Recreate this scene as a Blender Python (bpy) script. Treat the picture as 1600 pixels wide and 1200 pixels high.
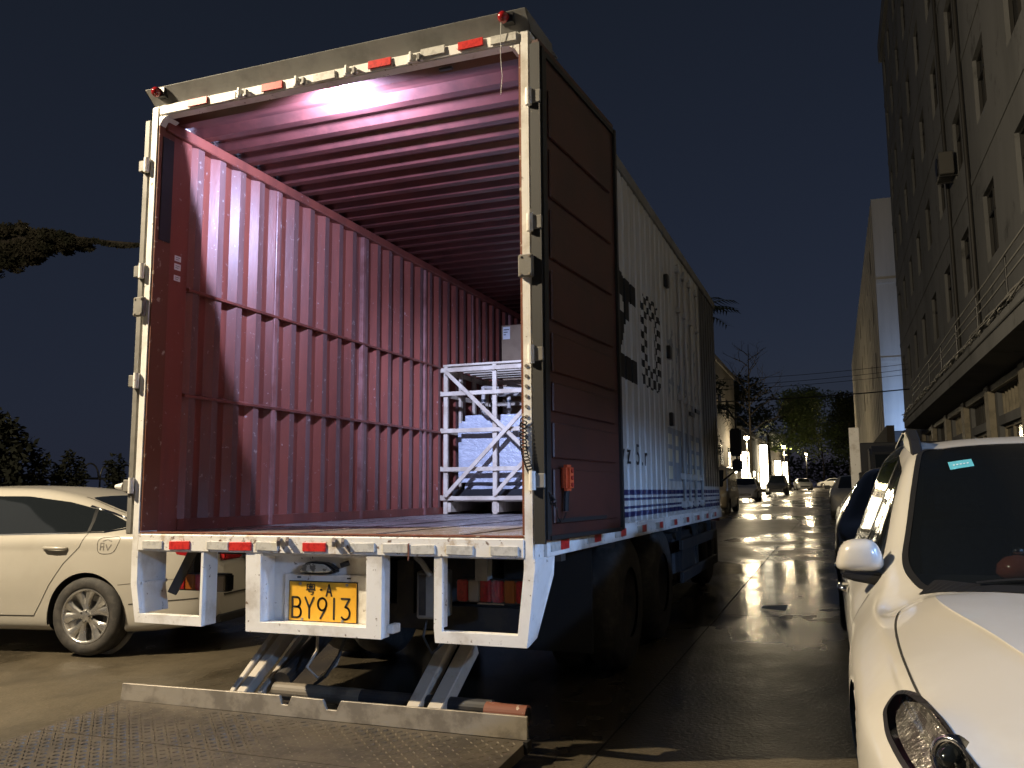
import bpy, bmesh, math, random
import numpy as np
from mathutils import Vector, Matrix
random.seed(7)
for o in list(bpy.data.objects): bpy.data.objects.remove(o)
S = bpy.context.scene
COL = S.collection
R = math.radians

# ---------------------------------------------------------------- camera
CAM = Vector((3.778, -3.944, 1.365))
yaw, pitch, roll = R(20.636), R(7.227), R(-0.424)
fw = Vector((-math.sin(yaw)*math.cos(pitch), math.cos(yaw)*math.cos(pitch), math.sin(pitch)))
r0 = Vector((math.cos(yaw), math.sin(yaw), 0)); u0 = r0.cross(fw)
rr = math.cos(roll)*r0 + math.sin(roll)*u0
uu = -math.sin(roll)*r0 + math.cos(roll)*u0
cd = bpy.data.cameras.new('camera'); cam = bpy.data.objects.new('camera', cd); COL.objects.link(cam)
M = Matrix.Identity(4)
for i in range(3): M[i][0], M[i][1], M[i][2], M[i][3] = rr[i], uu[i], -fw[i], CAM[i]
cam.matrix_world = M
cd.sensor_fit = 'HORIZONTAL'; cd.sensor_width = 36; cd.lens = 1335.24/1600*36
cd.clip_start = 0.05; cd.clip_end = 3000
S.camera = cam

# ---------------------------------------------------------------- sky, moonlight, exposure
W = bpy.data.worlds.new('World'); S.world = W; W.use_nodes = True
wn = W.node_tree; bg = wn.nodes['Background']
sky = wn.nodes.new('ShaderNodeTexSky'); sky.sky_type = 'NISHITA'; sky.sun_disc = False
sky.sun_elevation = R(-4.5); sky.sun_rotation = R(25); sky.altitude = 50
sky.air_density = 1.0; sky.dust_density = 0.6; sky.ozone_density = 2.0
wn.links.new(sky.outputs[0], bg.inputs[0]); bg.inputs[1].default_value = 0.12
bg2 = wn.nodes.new('ShaderNodeBackground'); bg2.inputs[0].default_value = (.0092, .0122, .0210, 1)   # city glow in the night air
tcw = wn.nodes.new('ShaderNodeTexCoord'); sx = wn.nodes.new('ShaderNodeSeparateXYZ'); wn.links.new(tcw.outputs['Generated'], sx.inputs[0])   # glow thins out with height all round
rmp = wn.nodes.new('ShaderNodeValToRGB'); rmp.color_ramp.elements[0].color = (.0150, .0195, .0345, 1); rmp.color_ramp.elements[1].color = (.0078, .0106, .0165, 1); rmp.color_ramp.elements[1].position = .62
wn.links.new(sx.outputs[2], rmp.inputs[0]); wn.links.new(rmp.outputs[0], bg2.inputs[0])
ad = wn.nodes.new('ShaderNodeAddShader'); wn.links.new(bg.outputs[0], ad.inputs[0]); wn.links.new(bg2.outputs[0], ad.inputs[1]); wn.links.new(ad.outputs[0], wn.nodes['World Output'].inputs[0])
sd = bpy.data.lights.new('moon', 'SUN'); sd.energy = 0.012; sd.angle = R(12); sd.color = (1, .93, .82)
sun = bpy.data.objects.new('moon', sd); COL.objects.link(sun); sun.rotation_euler = (R(48), 0, R(-60)); sun.location = (0, 0, 40)
V = S.view_settings; V.view_transform = 'Standard'; V.look = 'None'; V.exposure = 0; V.gamma = 1; V.use_curve_mapping = False
KEY_POS = Vector((-4.4, -3.4, 7.33)); KEY_W = 7600; SHOP_W = 1050
BOX_W = 360

# ---------------------------------------------------------------- helpers
def tag(o, label=None, cat=None, group=None, kind=None):
    if label: o['label'] = label
    if cat: o['category'] = cat
    if group: o['group'] = group
    if kind: o['kind'] = kind
    return o
def empty(name, loc, label=None, cat=None, group=None, rz=0):
    o = bpy.data.objects.new(name, None); COL.objects.link(o); o.location = loc; o.rotation_euler = (0, 0, rz); o.empty_display_size = .2
    return tag(o, label, cat, group)
def root_of(o):
    while o.parent: o = o.parent
    return o
def rootmat(o):
    r = root_of(o)
    return Matrix.Translation(r.location) @ Matrix.Rotation(r.rotation_euler.z, 4, 'Z')
def link(name, me, parent=None):
    o = bpy.data.objects.new(name, me); COL.objects.link(o)
    if parent: o.parent = parent
    return o

MATS = {}
def mat(name, col, rough=.5, metal=0, col2=None, scale=6, lo=.45, hi=.62, bump=0, bscale=40, rvar=0, coat=0, emit=None, estr=0, spec=.5, detail=6, stretch=(1, 1, 1), col3=None, s3=30, lo3=.6, hi3=.66):
    if name in MATS: return MATS[name]
    m = bpy.data.materials.new(name); m.use_nodes = True; nt = m.node_tree; b = nt.nodes['Principled BSDF']
    c = lambda v: (v[0], v[1], v[2], 1)
    b.inputs['Base Color'].default_value = c(col); b.inputs['Roughness'].default_value = rough; b.inputs['Metallic'].default_value = metal
    b.inputs['Specular IOR Level'].default_value = spec
    if coat: b.inputs['Coat Weight'].default_value = coat; b.inputs['Coat Roughness'].default_value = .06
    if emit: b.inputs['Emission Color'].default_value = c(emit); b.inputs['Emission Strength'].default_value = estr
    tc = None
    def coords(st=(1, 1, 1)):
        t = nt.nodes.new('ShaderNodeTexCoord'); mp = nt.nodes.new('ShaderNodeMapping'); mp.inputs['Scale'].default_value = st
        g = nt.nodes.new('ShaderNodeNewGeometry')
        nt.links.new(g.outputs['Position'], mp.inputs[0]); return mp.outputs[0]
    def noise(s, st=(1, 1, 1), d=detail):
        n = nt.nodes.new('ShaderNodeTexNoise'); n.inputs['Scale'].default_value = s; n.inputs['Detail'].default_value = d; n.inputs['Roughness'].default_value = .65
        nt.links.new(coords(st), n.inputs['Vector']); return n.outputs['Fac']
    def ramp(f, a, bb):
        r_ = nt.nodes.new('ShaderNodeMapRange'); r_.inputs[1].default_value = a; r_.inputs[2].default_value = bb; r_.interpolation_type = 'SMOOTHSTEP'
        nt.links.new(f, r_.inputs[0]); return r_.outputs[0]
    prev = None
    if col2:
        f = ramp(noise(scale, stretch), lo, hi)
        mx = nt.nodes.new('ShaderNodeMix'); mx.data_type = 'RGBA'; mx.inputs[6].default_value = c(col); mx.inputs[7].default_value = c(col2)
        nt.links.new(f, mx.inputs[0]); prev = mx.outputs[2]
        if rvar:
            mr = nt.nodes.new('ShaderNodeMapRange'); mr.inputs[3].default_value = rough; mr.inputs[4].default_value = min(1, max(.02, rough+rvar)); nt.links.new(f, mr.inputs[0]); nt.links.new(mr.outputs[0], b.inputs['Roughness'])
    if col3:
        f = ramp(noise(s3), lo3, hi3)
        mx = nt.nodes.new('ShaderNodeMix'); mx.data_type = 'RGBA'; mx.inputs[6].default_value = c(col); mx.inputs[7].default_value = c(col3)
        if prev: nt.links.new(prev, mx.inputs[6])
        nt.links.new(f, mx.inputs[0]); prev = mx.outputs[2]
    if prev: nt.links.new(prev, b.inputs['Base Color'])
    if bump:
        bn = nt.nodes.new('ShaderNodeBump'); bn.inputs['Strength'].default_value = 1; bn.inputs['Distance'].default_value = bump
        nt.links.new(noise(bscale, stretch, 3), bn.inputs['Height']); nt.links.new(bn.outputs[0], b.inputs['Normal'])
    MATS[name] = m; return m

class MB:
    def __init__(s): s.v = []; s.f = []
    def add(s, vs, fs):
        n = len(s.v); s.v += [tuple(v) for v in vs]; s.f += [tuple(i+n for i in f) for f in fs]; return s
    def box(s, x0, x1, y0, y1, z0, z1):
        return s.add([(x, y, z) for x in (x0, x1) for y in (y0, y1) for z in (z0, z1)],
                     [(0, 1, 3, 2), (4, 6, 7, 5), (0, 4, 5, 1), (2, 3, 7, 6), (0, 2, 6, 4), (1, 5, 7, 3)])
    def bar(s, p, q, w, h, up=(0, 0, 1)):
        p = Vector(p); q = Vector(q); d = (q-p).normalized(); a = d.cross(Vector(up))
        if a.length < 1e-4: a = d.cross(Vector((1, 0, 0)))
        a.normalize(); b = a.cross(d).normalized(); a *= w/2; b *= h/2
        return s.add([p-a-b, p+a-b, p+a+b, p-a+b, q-a-b, q+a-b, q+a+b, q-a+b], [(3, 2, 1, 0), (4, 5, 6, 7), (0, 1, 5, 4), (1, 2, 6, 5), (2, 3, 7, 6), (3, 0, 4, 7)])
    def cyl(s, p, q, r, n=12, r2=None, cap=True):
        p = Vector(p); q = Vector(q); r2 = r if r2 is None else r2; d = (q-p).normalized(); a = d.orthogonal().normalized(); b = d.cross(a)
        vs = [p+(a*math.cos(t)+b*math.sin(t))*r for t in [2*math.pi*i/n for i in range(n)]] + [q+(a*math.cos(t)+b*math.sin(t))*r2 for t in [2*math.pi*i/n for i in range(n)]]
        fs = [(i, (i+1) % n, n+(i+1) % n, n+i) for i in range(n)]
        if cap: fs += [tuple(range(n))[::-1], tuple(range(n, 2*n))]
        return s.add(vs, fs)
    def tube(s, pts, r, n=6, r2=None):
        pts = [Vector(p) for p in pts]; N = len(pts); prev = None; vs = []
        for i, p in enumerate(pts):
            d = (pts[min(i+1, N-1)]-pts[max(i-1, 0)]).normalized()
            a = d.orthogonal().normalized() if prev is None else (prev-d*prev.dot(d)).normalized()
            prev = a; b = d.cross(a); rad = r if r2 is None else r+(r2-r)*i/(N-1)
            vs += [p+(a*math.cos(t)+b*math.sin(t))*rad for t in [2*math.pi*k/n for k in range(n)]]
        fs = [(i*n+k, i*n+(k+1) % n, (i+1)*n+(k+1) % n, (i+1)*n+k) for i in range(N-1) for k in range(n)]
        fs += [tuple(range(n))[::-1], tuple(range((N-1)*n, N*n))]
        return s.add(vs, fs)
    def prism(s, poly, a, b, axis='y'):
        # poly: (u,v) list extruded along axis from a to b
        f = {'x': lambda u, v, t: (t, u, v), 'y': lambda u, v, t: (u, t, v), 'z': lambda u, v, t: (u, v, t)}[axis]
        n = len(poly)
        return s.add([f(u, v, a) for u, v in poly]+[f(u, v, b) for u, v in poly], [tuple(range(n)), tuple(range(2*n-1, n-1, -1))]+[(i, n+i, n+(i+1) % n, (i+1) % n) for i in range(n)])
    def lathe(s, prof, c, axis, n=32):
        # prof: (r, t) along axis from c
        c = Vector(c); d = Vector(axis).normalized(); a = d.orthogonal().normalized(); b = d.cross(a); m = len(prof); vs = []
        for i in range(n):
            t = 2*math.pi*i/n; e = a*math.cos(t)+b*math.sin(t)
            vs += [c+e*r+d*h for r, h in prof]
        return s.add(vs, [(i*m+k, i*m+k+1, ((i+1) % n)*m+k+1, ((i+1) % n)*m+k) for i in range(n) for k in range(m-1)])
    def quad(s, *p): return s.add(p, [tuple(range(len(p)))])
    def mesh(s, name, bevel=0, smooth=False, recalc=True, seg=1):
        me = bpy.data.meshes.new(name); me.from_pydata([tuple(v) for v in s.v], [], s.f)
        if bevel or recalc:
            bm = bmesh.new(); bm.from_mesh(me)
            if recalc: bmesh.ops.recalc_face_normals(bm, faces=bm.faces)
            if bevel: bmesh.ops.bevel(bm, geom=list(bm.edges), offset=bevel, segments=seg, affect='EDGES', clamp_overlap=True)
            bm.to_mesh(me); bm.free()
        if smooth: me.polygons.foreach_set('use_smooth', [True]*len(me.polygons))
        return me
    def build(s, name, m, parent=None, bevel=0, smooth=False, world=True, recalc=True, seg=1):
        if parent and world:
            Mi = rootmat(parent).inverted(); s.v = [tuple(Mi @ Vector(v)) for v in s.v]
        elif not parent and s.v:
            pass
        me = s.mesh(name, bevel, smooth, recalc, seg)
        for x in (m if isinstance(m, (list, tuple)) else [m]): me.materials.append(x)
        return link(name, me, parent)
def sharp(o, ang=35):
    me = o.data; me.polygons.foreach_set('use_smooth', [True]*len(me.polygons)); me.set_sharp_from_angle(angle=R(ang)); return o
def piece(name, me, parent, loc, rot=(0, 0, 0)):
    o = link(name, me, parent); L = rootmat(parent).inverted() @ Vector(loc); o.location = L; o.rotation_euler = rot; return o
def textmesh(body, size, depth=.002, font=None):
    c = bpy.data.curves.new('txt', 'FONT'); c.body = body; c.size = size; c.extrude = depth; c.align_x = 'CENTER'; c.align_y = 'CENTER'
    o = bpy.data.objects.new('txt', c); COL.objects.link(o); bpy.context.view_layer.update()
    me = bpy.data.meshes.new_from_object(o.evaluated_get(bpy.context.evaluated_depsgraph_get()))
    bpy.data.objects.remove(o); return me
def smooth01(t): t = min(1, max(0, t)); return t*t*(3-2*t)
def gz(x, y): return .1*smooth01((x+2)/2)+.012*min(max(0, y-1), 150)

# ---------------------------------------------------------------- materials
WHITE = mat('white_truck_paint', (.77, .755, .72), .45, col2=(.52, .48, .42), scale=3.5, lo=.46, hi=.72, col3=(.16, .11, .07), s3=24, lo3=.62, hi3=.70, bump=.0006, bscale=60)
SILLW = mat('rusty_white_sill_paint', (.72, .70, .66), .5, col2=(.45, .36, .26), scale=9, lo=.52, hi=.68, col3=(.13, .07, .04), s3=22, lo3=.58, hi3=.66, bump=.001, bscale=50)
GREYP = mat('weathered_grey_paint', (.20, .192, .175), .5, col2=(.13, .123, .11), scale=5, lo=.4, hi=.7, bump=.0006)
REDIN = mat('container_red_paint', (.235, .062, .040), .42, col2=(.145, .042, .03), scale=2.2, lo=.38, hi=.68, col3=(.36, .24, .22), s3=26, lo3=.64, hi3=.70, bump=.0012, bscale=20, stretch=(1, 1.4, .3))
REDWORN = mat('scuffed_container_red', (.20, .105, .095), .45, col2=(.15, .07, .06), scale=3, lo=.35, hi=.65, col3=(.34, .26, .24), s3=22, lo3=.60, hi3=.68, bump=.0015, bscale=18, stretch=(1, 1.6, .25))
EAVEM = mat('dull_grey_eave', (.15, .148, .14), .5, col2=(.095, .093, .087), scale=4, lo=.4, hi=.7, bump=.0006)
REDDIM = mat('dimmed_container_red', (.10, .032, .027), .5, col2=(.06, .025, .022), scale=3)  # lining red darkened to cut light bounced onto the left wall
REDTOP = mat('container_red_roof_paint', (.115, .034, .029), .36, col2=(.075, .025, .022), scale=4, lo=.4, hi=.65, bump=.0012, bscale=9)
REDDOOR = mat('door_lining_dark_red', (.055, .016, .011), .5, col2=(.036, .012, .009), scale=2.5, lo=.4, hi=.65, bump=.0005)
POSTG = mat('sheen_post_paint', (.30, .14, .125), .36, col2=(.20, .075, .06), scale=5, lo=.4, hi=.65)  # lining red made paler to stand for the sheen on the posts
SKINW = mat('dimmed_weathered_side', (.44, .435, .415), .45, col2=(.38, .36, .32), scale=1.8, lo=.42, hi=.7, col3=(.2, .16, .12), s3=14, lo3=.68, hi3=.74, stretch=(1, 3, .5))  # truck white toned down for the shaded side, plus weather stains
FLOOR = mat('worn_cargo_floor', (.29, .265, .25), .24, col2=(.14, .115, .10), scale=2.2, lo=.4, hi=.65, rvar=.3, bump=.0025, bscale=12, stretch=(2.5, .7, 1), col3=(.34, .30, .27), s3=18, lo3=.6, hi3=.7)
RUST = mat('rust_orange_edge', (.16, .05, .025), .7, col2=(.42, .34, .26), scale=20, lo=.60, hi=.66)
RUBBER = mat('black_rubber', (.012, .012, .012), .6)
BLACK = mat('black_plastic', (.014, .014, .015), .35)
CHASS = mat('dark_chassis', (.022, .022, .024), .6, col2=(.045, .038, .03), scale=5)
REFR = mat('red_reflector', (.6, .035, .03), .3, col2=(.42, .02, .02), scale=40, coat=.4)
REFW = mat('silver_reflector', (.55, .54, .50), .35, col2=(.42, .41, .38), scale=30, coat=.3)
LENSR = mat('red_lamp_lens', (.26, .010, .012), .15, coat=.6, col2=(.18, .008, .01), scale=60)
LENSA = mat('amber_lamp_lens', (.20, .055, .008), .15, coat=.6)
LENSD = mat('smoked_lamp_lens', (.20, .17, .14), .15, coat=.6)
LENSW = mat('clear_lamp_lens', (.45, .42, .36), .15, coat=.6)
STEEL = mat('galvanised_steel', (.36, .33, .29), .42, .55, col2=(.25, .21, .17), scale=7, lo=.42, hi=.6, bump=.0008, bscale=30)
LIPM = mat('worn_steel_lip', (.32, .285, .23), .5, .25, col2=(.20, .175, .14), scale=6, lo=.42, hi=.6, bump=.0015, bscale=22)
PLATEM = mat('dirty_chequer_steel', (.085, .07, .052), .5, .2, col2=(.045, .037, .029), scale=4, lo=.4, hi=.65, rvar=.15, bump=.001, bscale=80)
ARMW = mat('worn_white_lift_arm', (.42, .38, .32), .5, col2=(.3, .25, .19), scale=8, lo=.5, hi=.7)
YEL = mat('yellow_plate', (.80, .42, .035), .4, col2=(.68, .34, .03), scale=14, lo=.5, hi=.7)
INK = mat('black_ink', (.02, .02, .02), .5)
TYRE = mat('tyre_rubber', (.028, .026, .024), .75, col2=(.05, .045, .04), scale=14)
ALLOY = mat('alloy_rim', (.55, .54, .52), .25, .85)
ALLOYD = mat('dark_alloy', (.05, .05, .05), .4, .5)
GLASS = mat('dark_tinted_glass', (.008, .010, .012), .05, coat=.3)
WETGLASS = mat('wet_dark_windscreen', (.008, .010, .012), .06, coat=.3, col3=(.09, .09, .09), s3=170, lo3=.70, hi3=.76, bump=.0008, bscale=120)
CHROME = mat('chrome_trim', (.7, .7, .7), .12, 1)
NAVY = mat('navy_paint', (.012, .014, .07), .45)
BLK2 = mat('black_vinyl_paint', (.006, .006, .007), .6, spec=.2)
DKP = mat('dark_weathered_panel', (.022, .02, .018), .35, col2=(.045, .04, .034), scale=6)
CREAM = mat('cream_vinyl_paint', (.55, .50, .36), .5)
GREYBL = mat('grey_blue_vinyl_paint', (.22, .24, .26), .5)
PAINTW = mat('white_car_paint', (.54, .52, .475), .32, coat=.7, col2=(.50, .475, .43), scale=1.6)
PEARL = mat('champagne_car_paint', (.36, .34, .30), .3, coat=.7, col2=(.34, .32, .28), scale=1.2)
CONC = mat('stained_concrete_wall', (.185, .186, .182), .85, col2=(.125, .126, .122), scale=.45, lo=.36, hi=.72, col3=(.062, .062, .058), s3=1.6, lo3=.55, hi3=.75, stretch=(1, 1, .25), bump=.004, bscale=12)
LEAF = mat('leaf_green', (.09, .12, .03), .6, col2=(.05, .075, .02), scale=1.5)
LEAFBR = mat('leaf_dull_brown', (.034, .031, .022), .85, col2=(.016, .017, .011), scale=.9, spec=.1)
LEAFB = mat('leaf_blackish', (.010, .011, .008), .9, col2=(.006, .007, .005), scale=2, spec=.08)
LEAFD = mat('leaf_dark', (.02, .026, .012), .75, spec=.2, col2=(.012, .018, .009), scale=1.5)
BARK = mat('bark', (.035, .028, .02), .9, col2=(.02, .016, .012), scale=6)
IRON = mat('black_iron', (.015, .015, .015), .45)
WOOD = mat('pale_pine', (.56, .47, .35), .65, col2=(.42, .33, .23), scale=5, stretch=(1, 6, 1), lo=.4, hi=.65, bump=.0006)
CARD = mat('cardboard', (.36, .25, .15), .8, col2=(.31, .21, .125), scale=7)
PAPER = mat('white_paper', (.75, .75, .74), .6)

# ================================================================ ground
def ground_material():
    m = bpy.data.materials.new('wet_concrete_asphalt'); m.use_nodes = True; nt = m.node_tree; b = nt.nodes['Principled BSDF']; L = nt.links.new
    g = nt.nodes.new('ShaderNodeNewGeometry')
    def noise(s, d=6, st=(1, 1, 1), ro=.6):
        mp = nt.nodes.new('ShaderNodeMapping'); mp.inputs['Scale'].default_value = st; mp.inputs['Location'].default_value = (3.7, 11.2, 0); L(g.outputs['Position'], mp.inputs[0])
        n = nt.nodes.new('ShaderNodeTexNoise'); n.inputs['Scale'].default_value = s; n.inputs['Detail'].default_value = d; n.inputs['Roughness'].default_value = ro; L(mp.outputs[0], n.inputs['Vector']); return n.outputs['Fac']
    def rng(f, a, c, lo=0, hi=1):
        r_ = nt.nodes.new('ShaderNodeMapRange'); r_.interpolation_type = 'SMOOTHSTEP'
        for i, v in zip((1, 2, 3, 4), (a, c, lo, hi)): r_.inputs[i].default_value = v
        L(f, r_.inputs[0]); return r_.outputs[0]
    wet = rng(noise(.33, 5, (1, .55, 1)), .40, .62)
    c1 = nt.nodes.new('ShaderNodeMix'); c1.data_type = 'RGBA'; c1.inputs[6].default_value = (.088, .072, .048, 1); c1.inputs[7].default_value = (.038, .032, .023, 1); L(wet, c1.inputs[0])
    st = rng(noise(1.7, 8, (1, .8, 1), .7), .42, .7, 1, .62)
    c2 = nt.nodes.new('ShaderNodeMix'); c2.data_type = 'RGBA'; c2.blend_type = 'MULTIPLY'; c2.inputs[0].default_value = 1; L(c1.outputs[2], c2.inputs[6]); L(st, c2.inputs[7])
    gr = rng(noise(90, 3), .32, .70, .62, 1.35)
    c3 = nt.nodes.new('ShaderNodeMix'); c3.data_type = 'RGBA'; c3.blend_type = 'MULTIPLY'; c3.inputs[0].default_value = 1; L(c2.outputs[2], c3.inputs[6]); L(gr, c3.inputs[7])
    L(c3.outputs[2], b.inputs['Base Color'])
    ro = nt.nodes.new('ShaderNodeMath'); ro.operation = 'MULTIPLY_ADD'; L(noise(3, 4), ro.inputs[0]); ro.inputs[1].default_value = .22; L(rng(wet, 0, 1, .30, .02), ro.inputs[2]); L(ro.outputs[0], b.inputs['Roughness'])
    b.inputs['Specular IOR Level'].default_value = .5
    bn = nt.nodes.new('ShaderNodeBump'); bn.inputs['Distance'].default_value = .006; L(rng(wet, 0, 1, .8, .16), bn.inputs['Strength'])
    ad = nt.nodes.new('ShaderNodeMath'); ad.operation = 'ADD'; L(noise(38, 3), ad.inputs[0])
    ml = nt.nodes.new('ShaderNodeMath'); ml.operation = 'MULTIPLY'; L(noise(1.3, 2, (1, .6, 1)), ml.inputs[0]); ml.inputs[1].default_value = 5; L(ml.outputs[0], ad.inputs[1])
    L(ad.outputs[0], bn.inputs['Height']); L(bn.outputs[0], b.inputs['Normal'])
    return m
GROUND = ground_material()
gx = [-300, -120, -60, -30, -15, -8, -4, -2.5] + [-2+.25*i for i in range(9)] + [1, 3, 6, 10, 18, 40, 100, 300]
gy = [-60, -25, -10, -5, -2, 0, 1, 2, 5, 10, 20, 40, 80, 120, 151, 200, 400, 900]
mb = MB(); mb.v = [(x, y, gz(x, y)) for y in gy for x in gx]; n = len(gx)
mb.f = [(j*n+i, j*n+i+1, (j+1)*n+i+1, (j+1)*n+i) for j in range(len(gy)-1) for i in range(n-1)]
ground = tag(mb.build('ground', GROUND, recalc=False), kind='structure')
JOINT = mat('dark_joint_filler', (.02, .017, .013), .7)
def joint(pts, w=.012, name='slab_joint'):
    mb = MB(); P = []
    for (x, y) in pts: P.append((x, y))
    for (a, b) in zip(P[:-1], P[1:]):
        d = Vector((b[0]-a[0], b[1]-a[1], 0)).normalized(); nn = Vector((-d.y, d.x, 0))*w/2
        q = [Vector((a[0], a[1], gz(*a)+.004)), Vector((b[0], b[1], gz(*b)+.004))]
        mb.quad(q[0]-nn, q[1]-nn, q[1]+nn, q[0]+nn)
    return mb.build(name, JOINT, ground, recalc=False)
joint([(2.62, -3), (2.62, 0), (2.62, 2), (2.62, 10), (2.62, 20)])
joint([(2.62, -.12), (6.3, -.12)]); joint([(2.62, 4.9), (6.3, 4.9)]); joint([(2.62, 9.9), (6.3, 9.9)])
joint([(-6, -.6), (-2, -.6), (0, -.6)], .01); joint([(2.62, 20), (2.62, 60)])

# ================================================================ truck
T = empty('box_truck', (1.18, 3, .1), 'large box truck with open rear doors, dark red lined cargo box and yellow number plate', 'truck')
XL, XR, ZS, ZT, LEN = -.05, 2.414, 1.15, 3.67, 6.95

# --- corrugated inner walls
PITCH, DEP = .212, .040
def prof(t, pitch=PITCH, dep=DEP):
    u = (t/pitch) % 1.0
    if u < .27: return 0
    if u < .5: return dep*(u-.27)/.23
    if u < .77: return dep
    return dep*(1-(u-.77)/.23)
def prof_ext(t, pitch=.20, dep=.022):
    u = (t/pitch) % 1.0
    if u < .70: return dep
    if u < .78: return dep*(1-(u-.70)/.08)
    if u < .92: return 0
    return dep*(u-.92)/.08
def breaks(a, b, pitch=PITCH):
    o = {a, b}; k = math.floor(a/pitch)
    while k*pitch < b:
        for u in (0, .27, .5, .77):
            y = (k+u)*pitch
            if a < y < b: o.add(y)
        k += 1
    return sorted(o)
def corr_wall(x, sgn, y0, y1, z0, z1, m, name, off=0):
    mb = MB(); ys = breaks(y0, y1)
    for y in ys:
        xx = x+sgn*prof(y+off); mb.v += [(xx, y, z0), (xx, y, z1)]
    mb.f = [(2*i, 2*i+2, 2*i+3, 2*i+1) for i in range(len(ys)-1)]
    o = mb.build(name, m, T, recalc=False)
    if isinstance(m, list): o.data.polygons.foreach_set('material_index', [int(.5 < (((ys[i]+ys[i+1])/2+off)/PITCH) % 1 < .77) for i in range(len(ys)-1)])
    return o
lw = corr_wall(-.03, 1, .26, LEN, ZS, 3.61, [REDIN, REDWORN], 'left_wall_lining')
MB().box(-.03, .004, -.0, .262, ZS, 3.68).build('rear_wall_sheet', REDIN, lw)
corr_wall(2.375, -1, .1, LEN, ZS, 3.68, REDDIM, 'right_wall_lining')
MB().box(-.035, .035, .02, LEN, 3.595, 3.665).build('top_rail', REDIN, lw, bevel=.006)
for z in (2.65, 1.98):
    MB().prism([(-.02, z-.008), (.020, z-.012), (.023, z+.004), (-.02, z+.02)], .27, LEN, 'y').build('wall_rib', REDIN, lw)
for y in (1.18, 2.42, 3.62, 4.82, 6.02, 6.8):
    MB().box(-.02, .017, y-.022, y+.022, ZS, 3.594).build('wall_post', POSTG, lw, bevel=.004)
MB().box(-.03, .012, .262, LEN, ZS, ZS+.07).build('kick_strip', REDIN, lw)
# roof lining: ribs run across
mb = MB(); ys = breaks(.03, LEN, .222)
for y in ys:
    z = 3.708-prof(y, .222, .042); mb.v += [(-.03, y, z), (2.39, y, z)]
mb.f = [(2*i, 2*i+1, 2*i+3, 2*i+2) for i in range(len(ys)-1)]
mb.build('roof_lining', REDTOP, T, recalc=False)
MB().box(-.04, 2.405, -.0, LEN+.03, 3.712, 3.75).build('roof', GREYP, T)
MB().box(-.04, 2.40, LEN, LEN+.03, 1.0, 3.71).build('front_wall', REDIN, T)
MB().box(-.04, 2.40, .004, LEN, 1.10, ZS-.002).build('floor', FLOOR, T)
MB().box(-.062, -.032, .05, LEN+.03, 1.05, 3.745).build('left_wall_skin', WHITE, T)
# welded floor strips
for x in (.45, .95, 1.45, 1.95):
    MB().box(x-.02, x+.02, .01, LEN, ZS-.002, ZS+.003).build('floor_strip', FLOOR, T)
# stickers on the left lining
for (z, h) in ((2.825, .035), (2.772, .04), (2.70, .035)):
    s_ = MB().box(.0045, .006, .15, .205, z-h/2, z+h/2).build('sticker', PAPER, lw)
    for k in range(2): MB().box(.006, .0065, .16, .195-.01*k, z+.006-.012*k-.002, z+.006-.012*k+.001).build('print_line', INK, s_)

# --- painted right outer wall: corrugated sheet, paint as material index per cell
def paint(y, z):
    y = (y-.06)/1.05
    # 0 white 1 navy 2 black 3 dark panel 4 cream 5 grey blue
    for zz in (1.362, 1.308, 1.254, 1.203):
        if abs(z-zz) < .0135 and .0 < y < 6.5: return 1
    if y > 5.30:
        return 3 if z > 1.42 else 0
    # solid digit
    if .9 < y < 2.25 and 2.12 < z < 2.93:
        if 2.15 < z < 2.33 and .95 < y < 2.22: return 2
        cy, cz = 1.62, 2.66; d = math.hypot((y-cy)/1.25, z-cz)
        if z > 2.60 and .13 < d < .27: return 2
        if 2.3 <= z <= 2.64:
            yc = 1.72+(z-2.4)*.75-.2
            if abs(y-yc) < .2: return 2
        if 1.62 < y < 2.2 and 2.74 < z < 2.90: return 2
    # chequered ring
    if 2.32 < y < 3.08 and 2.18 < z < 2.93:
        inside = 2.56 < y < 2.84 and 2.36 < z < 2.74
        cyl = ((y-2.70)/.40)**4+((z-2.555)/.38)**4 < 1
        if cyl and not inside and (int(y/.106)+int(z/.058)) % 2 == 0: return 2
    if 3.30 < y < 5.2:
        if 1.46 < z < 1.93:
            k = (y-3.36) % .30; r_ = (z-1.475) % .15
            if k < .17 and r_ < .105 and not (int((y-3.36)/.3)*7+int((z-1.475)/.15)*3) % 5 == 2: return 4
            return 5
        if 2.2 < z < 2.9 and y < 5.0:
            k = (y-3.4) % .42; zz = (z-2.2) % .36
            if k < .30 and zz < .30 and (k < .045 or abs(zz-.15) < .025 or abs(k-.22) < .03 and zz < .2 or abs(k-zz) < .03): return 5
    return 0
ys = []
bk = sorted({.1, LEN+.02}|{(k+u)*.20 for k in range(40) for u in (0, .70, .78, .92) if .1 < (k+u)*.20 < LEN+.02})
for a, b in zip(bk[:-1], bk[1:]):
    k = max(1, round((b-a)/.034)); ys += [a+(b-a)*i/k for i in range(k)]
ys.append(bk[-1]); zs = [1.15+.0095*2*i for i in range(134)]
def xwall(y):
    d = prof_ext(y)
    if 3.53 < y < 5.52: d = .010+.4*d
    return 2.396+d
v = [(xwall(y), y, z) for y in ys for z in zs]; nz = len(zs)
f = [(i*nz+j, (i+1)*nz+j, (i+1)*nz+j+1, i*nz+j+1) for i in range(len(ys)-1) for j in range(nz-1)]
mb = MB(); mb.v = v; mb.f = f
rw = mb.build('right_wall_skin', [SKINW, NAVY, BLK2, DKP, CREAM, GREYBL], T, recalc=False)
rw.data.polygons.foreach_set('material_index', [paint((ys[i]+ys[i+1])/2, (zs[j]+zs[j+1])/2) for i in range(len(ys)-1) for j in range(nz-1)])
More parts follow.
